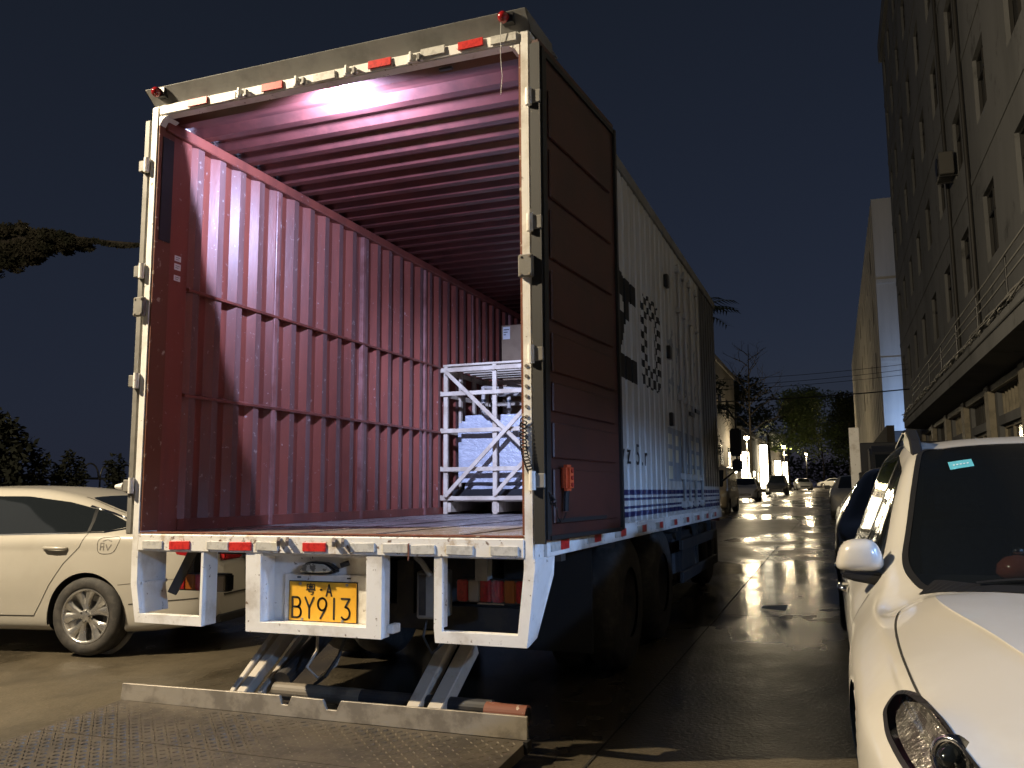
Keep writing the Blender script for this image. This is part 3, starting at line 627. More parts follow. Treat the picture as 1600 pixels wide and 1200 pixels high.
# ================================================================ cargo
CR = empty('slatted_crate', (.65, 4.4, 1.15), 'tall open pine slat crate with diagonal braces standing on the truck floor', 'crate')
def plank(p, q, w, t, up=(0, 1, 0), nm='plank'): return MB().bar(p, q, w, t, up).build(nm, WOOD, CR, bevel=.003)
cx0, cx1, cy0, cy1, cz0, cz1 = .03, 1.75, 4.0, 5.1, 1.152, 2.655
for x in (cx0+.03, .60, 1.17, cx1-.03):
    plank((x, cy0, cz0), (x, cy0, cz1), .045, .03); plank((x, cy1, cz0), (x, cy1, cz1), .045, .03)
for y in (4.37, 4.74):
    plank((cx0+.03, y, cz0), (cx0+.03, y, cz1), .05, .03, (1, 0, 0)); plank((cx1-.03, y, cz0), (cx1-.03, y, cz1), .05, .03, (1, 0, 0))
for z in (1.31, 1.60, 1.99, 2.37, 2.615):
    plank((cx0-.01, cy0-.031, z), (cx1+.01, cy0-.031, z), .043, .024); plank((cx0, cy1+.031, z), (cx1, cy1+.031, z), .052, .024)
    plank((cx0-.012, cy0-.03, z+.004), (cx0-.012, cy1+.03, z+.004), .05, .022, (1, 0, 0)); plank((cx1+.012, cy0-.03, z+.004), (cx1+.012, cy1+.03, z+.004), .05, .022, (1, 0, 0))
plank((cx0+.05, cy0-.058, 2.60), (1.12, cy0-.058, 1.62), .040, .022, nm='brace'); plank((cx0+.06, cy0-.083, 1.33), (1.15, cy0-.083, 2.38), .040, .022, nm='brace')
plank((.61, cy0-.058, 1.34), (1.2, cy0-.058, 1.95), .040, .022, nm='brace'); plank((.92, cy0-.058, 2.64), (1.6, cy0-.058, 2.05), .040, .022, nm='brace')
for y in (4.03, 4.2, 4.37, 4.55, 4.73, 4.9, 5.07): plank((cx0, y, cz1+.012), (cx1, y, cz1+.012), .085, .022, (0, 0, 1), 'top_slat')
for x in (cx0+.05, .6, 1.17, cx1-.05): plank((x, cy0, 1.22), (x, cy1, 1.22), .07, .10, (0, 0, 1), 'skid')
for k in range(6): plank((cx0+.1, 4.08+.18*k, 1.285), (cx1-.1, 4.08+.18*k, 1.285), .10, .022, (0, 0, 1), 'base_board')
FILM = mat('stretch_film', (.36, .37, .40), .2, col2=(.44, .45, .48), scale=5, lo=.35, hi=.7, coat=.6, bump=.02, bscale=14, rvar=.12, stretch=(1, 1, 1.8))
wr = empty('wrapped_machine', (.75, 4.5, 1.3), 'grey block wrapped in shiny stretch film inside the pine crate', 'wrapped goods')
mb = MB().box(.13, 1.62, 4.09, 4.98, 1.40, 2.16); ob = mb.build('film_wrap', FILM, wr, bevel=.07, seg=4); sharp(ob, 60)
md = ob.modifiers.new('sub', 'SUBSURF'); md.subdivision_type = 'SIMPLE'; md.levels = 4; md.render_levels = 4
tx = bpy.data.textures.new('crinkle', 'CLOUDS'); tx.noise_scale = .22; dm = ob.modifiers.new('crinkle', 'DISPLACE'); dm.texture = tx; dm.strength = .035; dm.mid_level = .5
MB().box(.10, 1.65, 4.07, 5.0, 1.298, 1.40).build('pallet_base', BLACK, wr)
pr = empty('pipe_assembly', (.8, 4.5, 2.17), 'pale pipe fittings standing on top of the wrapped block in the crate', 'pipework')
for i, (x, y, h) in enumerate(((.35, 4.3, .32), (.58, 4.45, .36), (.82, 4.3, .30), (.95, 4.6, .33), (.30, 4.7, .3), (1.2, 4.4, .3))):
    po = MB().cyl((x, y, 2.15), (x, y, 2.15+h), .022, 10).build('upright_pipe', ARMW, pr, smooth=True)
    for k in range(3): MB().cyl((x, y, 2.22+.09*k), (x, y, 2.245+.09*k), .032, 10).build('pipe_collar', BLACK if k % 2 else STEEL, po)
for a, b in (((.35, 4.3, 2.46), (.82, 4.3, 2.42)), ((.58, 4.45, 2.5), (.95, 4.6, 2.4)), ((.3, 4.7, 2.42), (1.2, 4.4, 2.38)), ((.5, 4.25, 2.38), (.9, 4.75, 2.48))): MB().cyl(a, b, .02, 10).build('cross_pipe', ARMW, pr, smooth=True)
def carton(x, y, z, w, d, h, label, rz=0):
    c = empty('carton', (x, y, z), label, 'box', 'cartons stacked at the front of the cargo box')
    MB().box(x-w/2, x+w/2, y-d/2, y+d/2, z, z+h).build('carton_body', CARD, c, bevel=.006)
    MB().box(x-w/2+.02, x-w/2+.11, y-d/2-.003, y-d/2-.001, z+h-.17, z+h-.02).build('shipping_label', PAPER, c)
    for k in range(3): MB().box(x-w/2+.03, x-w/2+.10-.02*k, y-d/2-.0045, y-d/2-.0035, z+h-.06-.03*k, z+h-.05-.03*k).build('print_line', INK, c)
    MB().box(x-.028, x+.028, y-d/2-.002, y-d/2-.0008, z+.005, z+h-.005).build('packing_tape', mat('brown_tape', (.30, .2, .11), .3), c)
for k, lab in enumerate(('bottom brown carton of the stack behind the crate', 'second brown carton from the floor behind the crate', 'third brown carton from the floor, behind the crate', 'fourth brown carton, just showing above the pine crate', 'topmost brown carton with a white label above the crate')):
    carton(.42+.012*(k % 2), 5.75, 1.152+.44*k, .62, .6, .438, lab)

# ================================================================ cars
def pch(pts):
    X = np.array([p[0] for p in pts], float); Y = np.array([p[1] for p in pts], float); h = np.diff(X); d = np.diff(Y)/h; m = np.zeros(len(X)); m[0], m[-1] = d[0], d[-1]
    for i in range(1, len(X)-1):
        if d[i-1]*d[i] > 0:
            w1, w2 = 2*h[i]+h[i-1], h[i]+2*h[i-1]; m[i] = (w1+w2)/(w1/d[i-1]+w2/d[i])
    def f(x):
        i = int(np.clip(np.searchsorted(X, x)-1, 0, len(h)-1)); t = np.clip((x-X[i])/h[i], 0, 1)
        return float((2*t**3-3*t**2+1)*Y[i]+(t**3-2*t**2+t)*h[i]*m[i]+(-2*t**3+3*t**2)*Y[i+1]+(t**3-t**2)*h[i]*m[i+1])
    return f
def inpoly(x, y, P):
    c = False; j = len(P)-1
    for i in range(len(P)):
        if (P[i][1] > y) != (P[j][1] > y) and x < (P[j][0]-P[i][0])*(y-P[i][1])/(P[j][1]-P[i][1])+P[i][0]: c = not c
        j = i
    return c
def nearpoly(x, y, P):
    best = None
    for i in range(len(P)):
        ax, ay = P[i]; bx, by = P[(i+1) % len(P)]; dx, dy = bx-ax, by-ay; t = max(0, min(1, ((x-ax)*dx+(y-ay)*dy)/(dx*dx+dy*dy+1e-12)))
        qx, qy = ax+t*dx, ay+t*dy; d = (qx-x)**2+(qy-y)**2
        if best is None or d < best[0]: best = (d, qx, qy)
    return best
def roundpoly(P, r=.04, n=4):
    out = []
    for i in range(len(P)):
        p = Vector(P[i]); a = Vector(P[i-1]); b = Vector(P[(i+1) % len(P)])
        k = min(r, (a-p).length*.45, (b-p).length*.45); s = p+(a-p).normalized()*k; e = p+(b-p).normalized()*k
        for j in range(n+1): t = j/n; out.append(tuple(s*(1-t)**2+p*2*t*(1-t)+e*t*t))
    return out
class Car:
    def __init__(s, sp):
        s.sp = sp; s.top = pch(sp['top']); s.sh = pch(sp['sh']); s.w = pch(sp['w']); s.wr = pch(sp['wr']); s.zb = pch(sp['zb']); s.dz = pch(sp['dz']); s.cache = {}; s.crx = pch(sp['crx']) if 'crx' in sp else None
    def sec(s, x):
        k = round(x, 5)
        if k in s.cache: return s.cache[k]
        w, zs, zt, zb, wr, dz = s.w(x), s.sh(x), s.top(x), s.zb(x), s.wr(x), s.dz(x); wr = min(wr, w*.9)
        zt = max(zt, zs+.004); zs = max(zs, zb+.25)
        K = [(0, zb), (.78*w, zb), (.955*w, zb+.06), (w*.992, zb+.22*(zs-zb)/.6), (w, zs-.40*(zs-zb)), (w*.985, zs-.16*(zs-zb)), (w*s.sp.get('shk', .955), zs), (wr, max(zt-dz, zs+.002))]
        if s.crx: q = s.crx(x); e = smooth01((x-3.42)/.2); K += [(wr*(q+.14-.11*e), zt-dz*(.42-.29*e)), (wr*(q-.14+.11*e), zt-dz*(.12-.08*e)), (0, zt)]
        else: K += [(wr*.62, zt-dz*.22), (0, zt)]
        K = [np.array(p) for p in K]; Y = []; Z = []; T_ = []; n = s.sp.get('nt', 5)
        for i in range(len(K)-1):
            p0 = K[i-1] if i else 2*K[0]-K[1]; p1, p2 = K[i], K[i+1]; p3 = K[i+2] if i+2 < len(K) else np.array([-K[-2][0], K[-2][1]])
            te = .38; m1 = te*(p2-p0); m2 = te*(p3-p1)
            for j in range(n):
                t = j/n; q = (2*t**3-3*t**2+1)*p1+(t**3-2*t**2+t)*m1+(-2*t**3+3*t**2)*p2+(t**3-t**2)*m2; Y.append(q[0]); Z.append(q[1]); T_.append(i+t)
        Y.append(0); Z.append(K[-1][1]); T_.append(len(K)-1); Y[0] = 0
        r_ = (np.array(Y), np.array(Z), np.array(T_)); s.cache[k] = r_; return r_
    def side(s, x, z):
        Y, Z, T_ = s.sec(x); i = (T_ >= 1.5) & (T_ <= 7.01); return float(np.interp(z, np.maximum.accumulate(Z[i]), Y[i]))
    def topz(s, x, y):
        Y, Z, T_ = s.sec(x); i = (T_ >= 5.9); return float(np.interp(-abs(y), -Y[i], Z[i]))
    def build(s, root, paint, names):
        sp = s.sp; L = sp['L']; N = sp.get('nx', 70)
        xs = sorted(set([round(L*(.5-.5*math.cos(math.pi*i/N))*.35+L*i/N*.65, 5) for i in range(N+1)]))
        S_ = [s.sec(x) for x in xs]; m = len(S_[0][0]); V_ = []
        for x, (Y, Z, T_) in zip(xs, S_):
            V_ += [[x, Y[j], Z[j]] for j in range(m)]+[[x, -Y[j], Z[j]] for j in range(m-2, -1, -1)]
        n = 2*m-1; TT = S_[0][2]; tk = [TT[k] if k < m else TT[2*m-2-k] for k in range(n)]; F = []; reg = []; arch = sp['arch']
        for i in range(len(xs)-1):
            for k in range(n-1):
                fc = (i*n+k, (i+1)*n+k, (i+1)*n+k+1, i*n+k+1); c = np.mean([V_[a] for a in fc], 0); t = (tk[k]+tk[k+1])/2; rg = 'body'
                if 1 < t < 6.2:
                    for (ax, az, ar) in arch:
                        if (c[0]-ax)**2+(c[2]-az)**2 < ar*ar: rg = None
                if rg == 'body':
                    for (nm, kind, P, md) in sp['regions']:
                        if kind == 'side' and 1.8 < t < 7.15 and inpoly(c[0], c[2], P): rg = nm+('_r' if c[1] < 0 else '_l')
                        elif kind == 'top' and t > 6.6 and inpoly(c[0], c[1], P): rg = nm
                        if rg != 'body': break
                F.append(fc); reg.append(rg)
        vr = [set() for _ in V_]
        for fc, rg in zip(F, reg):
            for a in fc: vr[a].add(rg)
        for a, st in enumerate(vr):
            if len(st) < 2: continue
            x, y, z = V_[a]; sg = 1 if y >= 0 else -1
            if None in st:
                ax, az, ar = min(arch, key=lambda q: abs(math.hypot(x-q[0], z-q[1])-q[2])); d = math.hypot(x-ax, z-az) or 1
                V_[a][0] = ax+(x-ax)/d*ar; V_[a][2] = az+(z-az)/d*ar; continue
            for (nm, kind, P, md) in sp['regions']:
                if any(q and q.startswith(nm) for q in st if q != 'body'):
                    if kind == 'side':
                        _, qx, qz = nearpoly(x, z, P); V_[a] = [qx, sg*s.side(qx, qz), qz]
                    else:
                        _, qx, qy = nearpoly(x, y, P); V_[a] = [qx, qy, s.topz(qx, qy)]
                    break
        objs = {}
        mats = {q[0]: q[3] for q in sp['regions']}
        for rg in sorted(set(r for r in reg if r)):
            mb = MB(); ix = {}; fs = []
            for fc, r_ in zip(F, reg):
                if r_ != rg: continue
                g_ = []
                for a in fc:
                    if a not in ix: ix[a] = len(mb.v); mb.v.append(tuple(V_[a]))
                    g_.append(ix[a])
                fs.append(tuple(g_))
            if rg == 'body':
                for i in (0, len(xs)-1):
                    base = len(mb.v); mb.v += [tuple(V_[i*n+k]) for k in range(n)]; fs.append(tuple(range(base, base+n)))
            mb.f = fs; base = rg[:-2] if rg[-2:] in ('_l', '_r') else rg
            o = mb.build(names.get(base, base), paint if rg == 'body' else mats[base], root, world=False, smooth=True, recalc=False)
            bm = bmesh.new(); bm.from_mesh(o.data); bmesh.ops.recalc_face_normals(bm, faces=bm.faces)
            if rg == 'body': bm.to_mesh(o.data); o.data.set_sharp_from_angle(angle=R(50))
            else:
                bm.to_mesh(o.data)
            bm.free()
            objs[rg] = o
        s.objs = objs; s.body = objs['body']; s.root = root
        for (ax, az, ar) in arch:
            for sg in (1, -1):
                w = s.w(ax)-.014; mb = MB(); n_ = 24
                for i in range(n_+1):
                    t = R(-12+204*i/n_); ca, sa = math.cos(t), math.sin(t); mb.v += [(ax+ca*(ar+.003), sg*w, az+sa*(ar+.003)), (ax+ca*(ar+.003), sg*(w-.32), az+sa*(ar+.003)), (ax+ca*.1, sg*(w-.325), az+sa*.1)]
                mb.f = [(3*i+q, 3*i+q+1, 3*i+q+4, 3*i+q+3) for i in range(n_) for q in range(2)]; mb.build('wheel_well', RUBBER, s.body, world=False, smooth=True)
        return objs
    def ribbon(s, pts, kind, w, m, name, parent, sg=1, off=.002, step=.03):
        P = []
        for a, b in zip(pts[:-1], pts[1:]):
            k = max(1, int(math.hypot(b[0]-a[0], b[1]-a[1])/step)); P += [(a[0]+(b[0]-a[0])*i/k, a[1]+(b[1]-a[1])*i/k) for i in range(k)]
        P.append(pts[-1]); mb = MB()
        def pos(u, v): return Vector((u, sg*s.side(u, v), v)) if kind == 'side' else Vector((u, v, s.topz(u, v)))
        Q = []
        for i, (u, v) in enumerate(P):
            a = P[max(0, i-1)]; b = P[min(len(P)-1, i+1)]; d = Vector((b[0]-a[0], b[1]-a[1])).normalized(); nn = Vector((-d.y, d.x))*w/2
            q0, q1, qc = pos(u-nn.x, v-nn.y), pos(u+nn.x, v+nn.y), pos(u, v); e = .01
            if kind == 'side': nor = (pos(u+e, v)-pos(u-e, v)).cross(pos(u, v+e)-pos(u, v-e)); nor = nor if nor.y*sg > 0 else -nor
            else: nor = (pos(u+e, v)-pos(u-e, v)).cross(pos(u, v+e)-pos(u, v-e)); nor = nor if nor.z > 0 else -nor
            nor.normalize(); mb.v += [q0+nor*off, q1+nor*off]
        mb.f = [(2*i, 2*i+1, 2*i+3, 2*i+2) for i in range(len(P)-1)]
        return mb.build(name, m, parent, world=False, recalc=False)
def crv(P, n=8):
    P = [Vector(p) for p in P]; Q = [P[0]]+P+[P[-1]]; out = []
    for i in range(1, len(Q)-2):
        p0, p1, p2, p3 = Q[i-1], Q[i], Q[i+1], Q[i+2]
        for k in range(n): t = k/n; out.append(tuple(.5*((2*p1)+(p2-p0)*t+(2*p0-5*p1+4*p2-p3)*t*t+(-p0+3*p1-3*p2+p3)*t**3)))
    return out+[tuple(P[-1])]
def wheel(root, x, y, z, rad, sg, rimr, spokes=5, detail=True, width=.21):
    c = (x, y, z)
    t = MB().lathe([(rimr, -width+.01), (rad-.06, -width), (rad-.015, -width+.02), (rad, -width+.05), (rad, -.05), (rad-.012, -.018), (rad-.05, .002), (rimr+.015, .0), (rimr, -.012)], c, (0, sg, 0), 48).build('wheel', TYRE, root, world=False, smooth=True)
    rm = MB().lathe([(rimr+.001, -.004), (rimr-.008, -.002), (rimr-.018, -.012), (rimr-.022, -.09), (.05, -.10)], c, (0, sg, 0), 40).build('rim', ALLOY if detail else ALLOYD, t, world=False, smooth=True)
    if not detail:
        MB().lathe([(rimr*.9, -.03), (rimr*.4, -.012), (0, -.015)], c, (0, sg, 0), 20).build('rim', ALLOY, t, world=False, smooth=True); return t
    MB().lathe([(rimr-.023, -.095), (.0, -.097)], c, (0, sg, 0), 30).build('brake_disc', ALLOYD, t, world=False)
    for k in range(spokes):
        for s2 in (-1, 1):
            a = 2*math.pi*k/spokes+.15; a2 = a+s2*.27; mb = MB(); N = 6; vs = []
            for i in range(N+1):
                u = i/N; rr_ = .035+(rimr-.045)*u; aa = a+s2*(.10*(1-u)+.30*u) ; wd = .020+.030*u*u; dep = -.012-.018*u*(1-u)*2
                e = Vector((math.cos(aa), 0, math.sin(aa))); tn = Vector((-math.sin(aa), 0, math.cos(aa)))
                o = Vector(c)+e*rr_
                for (q, dd_) in ((-wd, dep-.012), (-wd*.55, dep), (wd*.55, dep), (wd, dep-.012), (wd*.6, dep-.05), (-wd*.6, dep-.05)): vs.append(o+tn*q+Vector((0, sg*dd_, 0)))
            mb.v = [tuple(v) for v in vs]; mb.f = [(i*6+q, i*6+(q+1) % 6, (i+1)*6+(q+1) % 6, (i+1)*6+q) for i in range(N) for q in range(6)]
            o = mb.build('spoke', ALLOY, rm, world=False); sharp(o, 40)
    MB().lathe([(.055, -.03), (.052, -.006), (.04, -.001), (0, 0)], c, (0, sg, 0), 24).build('hub_cap', ALLOY, rm, world=False, smooth=True)
    for k in range(5):
        a = 2*math.pi*(k+.5)/5; MB().cyl((x+.043*math.cos(a), y-sg*.02, z+.043*math.sin(a)), (x+.043*math.cos(a), y+sg*.002, z+.043*math.sin(a)), .008, 8).build('wheel_nut', ALLOYD, rm, world=False)
    return t

def sedan_spec(nx=60, L=4.90, W=1.86, H=1.45, nt=4):
    w = W/2
    return dict(L=L, nx=nx, nt=nt,
        top=[(0, .50), (.02, .72), (.06, .93), (.14, 1.05), (.5, 1.095), (.95, 1.20), (1.5, 1.365), (2.0, H-.012), (2.5, H), (2.95, H-.03), (3.3, 1.27), (3.85, .985), (4.2, .93), (4.6, .82), (4.8, .69), (L-.02, .56), (L, .48)],
        sh=[(0, .46), (.02, .68), (.06, .86), (.14, .97), (.6, 1.0), (1.3, 1.0), (2.6, .98), (3.6, .93), (4.2, .83), (4.6, .72), (4.8, .62), (L-.02, .5), (L, .44)],
        w=[(0, w*.72), (.04, w*.80), (.15, w*.885), (.45, w*.955), (1.1, w), (2.5, w*.995), (3.8, w), (4.35, w*.95), (4.7, w*.84), (4.86, w*.72), (L, w*.62)],
        wr=[(0, w*.6), (.3, w*.76), (.8, w*.75), (1.5, w*.665), (2.2, w*.645), (2.95, w*.67), (3.4, w*.74), (3.9, w*.80), (4.6, w*.72), (L, w*.55)],
        zb=[(0, .30), (.25, .24), (.8, .19), (4.1, .18), (4.6, .20), (L, .24)], dz=[(0, .03), (.5, .03), (1.2, .05), (2.5, .065), (3.3, .06), (3.9, .035), (L, .03)],
        arch=[(1.10, .335, .365), (3.93, .335, .365)],
        regions=[('side_window', 'side', roundpoly([(.77, 1.085), (1.0, 1.04), (1.3, 1.03), (3.45, .985), (3.40, 1.01), (2.95, 1.275), (2.5, 1.35), (1.95, 1.345), (1.5, 1.29), (1.1, 1.20)], .03), GLASS),
                 ('tail_light', 'side', [(-.1, .79), (.30, .85), (.32, .885), (.12, .93), (-.1, .92)], LENSR),
                 ('headlight', 'side', [(4.35, .70), (4.86, .56), (L, .6), (4.7, .74), (4.4, .79)], LENSW),
                 ('rear_window', 'top', roundpoly([(.62, -.58), (.62, .58), (1.42, .50), (1.42, -.50)], .08), GLASS),
                 ('windshield', 'top', roundpoly([(2.98, -.53), (2.98, .53), (3.78, .66), (3.86, 0), (3.78, -.66)], .08), GLASS)])
def suv_spec(nx=60, L=4.45, W=1.84, H=1.58, nt=4):
    w = W/2
    return dict(L=L, nx=nx, nt=nt, shk=.945,
        top=[(0, .62), (.02, .95), (.08, 1.25), (.3, 1.46), (.7, H-.03), (1.4, H), (2.1, H-.03), (2.42, 1.47), (2.85, 1.235), (3.22, 1.045), (3.6, .995), (4.0, .93), (4.25, .82), (4.38, .66), (L-.01, .58), (L, .5)],
        sh=[(0, .55), (.02, .8), (.08, .98), (.3, 1.02), (1.5, 1.0), (2.7, .965), (3.2, .945), (3.7, .905), (4.05, .84), (4.25, .73), (4.38, .6), (L-.01, .52), (L, .46)],
        w=[(0, w*.74), (.05, w*.84), (.2, w*.91), (.5, w*.97), (1.0, w), (2.3, w*.985), (2.9, w*.98), (3.45, w), (3.9, w*.955), (4.2, w*.86), (4.38, w*.74), (L, w*.64)],
        wr=[(0, w*.6), (.25, w*.70), (1.4, w*.66), (2.2, w*.66), (2.7, w*.725), (3.1, w*.80), (3.3, w*.82), (3.8, w*.78), (4.2, w*.7), (L, w*.55)],
        zb=[(0, .32), (.3, .24), (4.0, .22), (L, .28)], dz=[(0, .04), (1.4, .06), (2.3, .05), (2.9, .03), (3.3, .028), (3.8, .045), (L, .04)],
        arch=[(.95, .345, .375), (3.55, .345, .375)],
        regions=[('side_window', 'side', roundpoly([(.42, 1.09), (2.72, 1.005), (2.78, 1.03), (2.30, 1.38), (1.9, 1.455), (.8, 1.455)], .05), GLASS),
                 ('tail_light', 'side', [(-.1, .85), (.35, .9), (.3, 1.0), (-.1, .99)], LENSR),
                 ('headlight', 'side', roundpoly([(3.64, .815), (3.70, .845), (4.02, .80), (4.22, .71), (4.36, .58), (4.25, .585), (3.98, .655), (3.74, .75)], .03), LENSW),
                 ('windshield', 'top', roundpoly([(2.22, -.545), (2.27, 0), (2.22, .545), (3.02, .70), (3.18, 0), (3.02, -.70)], .10, 6), GLASS)])
def suv_near_spec(nx=60, L=4.90, W=1.84, H=1.53, nt=4):
    w = W/2
    return dict(L=L, nx=nx, nt=nt, shk=.905, crx=[(0, .62), (3.0, .62), (3.35, .66), (3.6, .82), (4.1, .70), (4.7, .5), (4.9, .45)], crz=.04,
        top=[(0, .62), (.02, .95), (.08, 1.22), (.3, 1.41), (.7, H-.03), (1.3, H), (1.9, H-.02), (2.26, 1.455), (2.9, 1.20), (3.5, .955), (3.75, .94), (4.1, .905), (4.4, .835), (4.65, .72), (4.82, .58), (4.88, .50), (L, .46)],
        sh=[(0, .55), (.02, .8), (.08, .96), (.3, 1.0), (1.5, .97), (2.7, .93), (3.1, .88), (3.7, .85), (4.1, .79), (4.4, .715), (4.65, .61), (4.82, .50), (4.88, .44), (L, .42)],
        w=[(0, w*.74), (.05, w*.84), (.2, w*.91), (.5, w*.97), (1.0, w), (2.3, w*.985), (2.9, w*.985), (3.5, w), (4.05, w*.99), (4.35, w*.945), (4.6, w*.86), (4.8, w*.74), (L, w*.62)],
        wr=[(0, w*.6), (.25, w*.70), (1.4, w*.66), (2.2, w*.67), (2.6, w*.74), (3.0, w*.80), (3.4, w*.84), (4.1, w*.855), (4.4, w*.80), (4.7, w*.68), (L, w*.5)],
        zb=[(0, .32), (.3, .24), (4.0, .22), (L, .28)], dz=[(0, .04), (1.4, .055), (2.25, .055), (2.6, .11), (2.95, .165), (3.3, .12), (3.6, .07), (4.2, .075), (L, .04)],
        arch=[(.95, .345, .375), (3.80, .345, .375)],
        regions=[('side_window', 'side', roundpoly([(.42, 1.05), (2.82, .955), (2.88, .97), (2.32, 1.33), (1.9, 1.41), (.8, 1.405)], .05), GLASS),
                 ('tail_light', 'side', [(-.1, .85), (.35, .88), (.3, .98), (-.1, .96)], LENSR),
                 ('headlight', 'side', roundpoly([(4.17, .775), (4.24, .795), (4.42, .775), (4.62, .70), (4.80, .565), (4.76, .55), (4.48, .655), (4.28, .705), (4.19, .74)], .03), LENSW),
                 ('windshield', 'top', roundpoly([(2.20, -.55), (2.25, 0), (2.20, .55), (3.04, .712), (3.36, .66), (3.50, .42), (3.55, 0), (3.50, -.42), (3.36, -.66), (3.04, -.712)], .12, 6), WETGLASS)])
def place(name, label, cat, spec, pos, heading, paint, group=None, detail=False, rad=.33, names={}):
    # pos = ground point of the middle of the car, heading = direction the front faces (deg from +x)
    x, y = pos; z = gz(x, y); h = R(heading)
    root = empty(name, (x-math.cos(h)*spec['L']/2, y-math.sin(h)*spec['L']/2, z), label, cat, group, rz=h)
    c = Car(spec); c.build(root, paint, names)
    for (ax, az, ar) in spec['arch']:
        for sg in (1, -1): wheel(root, ax, sg*(c.w(ax)-.015), rad+.004, rad, sg, rad*.68, 5, detail and sg == detail)
    return c, root

# --- white sedan parked left of the truck, tail towards it
SED, sroot = place('white_sedan', 'white sedan with alloy wheels parked beside the truck on the left, tail towards it', 'car', sedan_spec(130, nt=8), (-3.70, 2.40), 189, PEARL, detail=1, rad=.333)
b = SED.body; GAP = mat('panel_gap', (.02, .018, .015), .7)
for sg in (1, -1):
    SED.ribbon([(1.14, 1.03), (1.19, .91), (1.33, .77), (1.455, .59), (1.53, .45), (1.60, .33)], 'side', .006, GAP, 'door_gap', b, sg)
    SED.ribbon([(1.60, .33), (2.3, .325), (3.2, .325)], 'side', .010, GAP, 'sill_gap', b, sg); SED.ribbon([(2.45, 1.34), (2.42, .97), (2.44, .6), (2.5, .33)], 'side', .006, GAP, 'door_gap', b, sg)
    SED.ribbon([(.70, .44), (.45, .465), (.12, .49)], 'side', .009, GAP, 'bumper_gap', b, sg); SED.ribbon([(.80, .60), (.5, .63), (.2, .66)], 'side', .003, GAP, 'crease_shade', b, sg)  # the crease is a thin dark line drawn for its shade
    SED.ribbon([(.58, 1.055), (.76, 1.072), (1.0, 1.033)], 'side', .014, CHROME, 'window_trim', b, sg); SED.ribbon([(.58, 1.06), (.80, 1.115), (1.05, 1.195), (1.3, 1.255)], 'side', .016, CHROME, 'window_trim', b, sg); SED.ribbon([(1.0, 1.033), (1.3, 1.024), (2.2, 1.005), (3.4, .98)], 'side', .008, CHROME, 'window_trim', b, sg)
    SED.ribbon([(1.15, 1.04), (1.17, 1.12), (1.22, 1.225)], 'side', .028, BLACK, 'window_divider', b, sg)
    SED.ribbon([(2.40, 1.0), (2.42, 1.15), (2.45, 1.34)], 'side', .06, BLACK, 'door_pillar', b, sg)
    for hx in (1.42, 2.62):
        hz = .90; y = SED.side(hx, hz); hp = [(hx-.115, y+.002, hz-.004), (hx-.09, y+.030, hz), (hx, y+.036, hz+.003), (hx+.09, y+.030, hz+.004), (hx+.115, y+.002, hz+.004)]
        MB().tube([(p[0], sg*p[1], p[2]) for p in hp], .014, 10).build('door_handle', PEARL, b, world=False, smooth=True)
# fuel flap with its thin line emblem
ff = roundpoly([(1.02, .985), (.80, 1.0), (.86, .855), (1.01, .855)], .05); SED.ribbon(ff+[ff[0]], 'side', .004, GAP, 'fuel_flap_gap', b, 1, step=.02)
EMB = mat('grey_emblem_ink', (.13, .12, .11), .5)
for ln in ([(.985, .885), (.985, .945), (.955, .945), (.955, .885)], [(.935, .935), (.915, .885), (.885, .935)], [(.97, .96), (.93, .975), (.885, .96)], [(.985, .915), (.955, .915)]):
    SED.ribbon(ln, 'side', .008, EMB, 'flap_emblem', b, 1, step=.02)
for sg in (1, -1): SED.ribbon([(.62, sg*.60), (1.0, sg*.585), (1.45, sg*.515)], 'top', .012, GAP, 'glass_seal', b)
# tail: plate, lights, bumper lines (faces +x in the world)
MB().box(-.012, .004, -.22, .22, .655, .795).build('number_plate', mat('blue_plate', (.015, .04, .22), .4), b, world=False)
me = textmesh('A·C05', .105, .002); me.materials.clear(); me.materials.append(PAPER); o = link('lettering', me, b); o.location = (-.014, 0, .725); o.rotation_euler = (R(90), 0, R(-90))
MB().box(-.02, .05, -.62, -.34, .79, .88).build('tail_light', LENSR, b, world=False, bevel=.015, seg=2); MB().box(-.02, .05, .34, .62, .79, .88).build('tail_light', LENSR, b, world=False, bevel=.015, seg=2)
MB().box(-.018, .03, -.6, .6, .50, .509).build('bumper_gap', GAP, b, world=False); MB().box(-.02, .03, -.34, .34, .80, .83).build('tail_trim', CHROME, b, world=False, bevel=.006)
MB().box(-.012, .06, -.66, .66, .27, .34).build('lower_bumper', BLACK, b, world=False, bevel=.01)

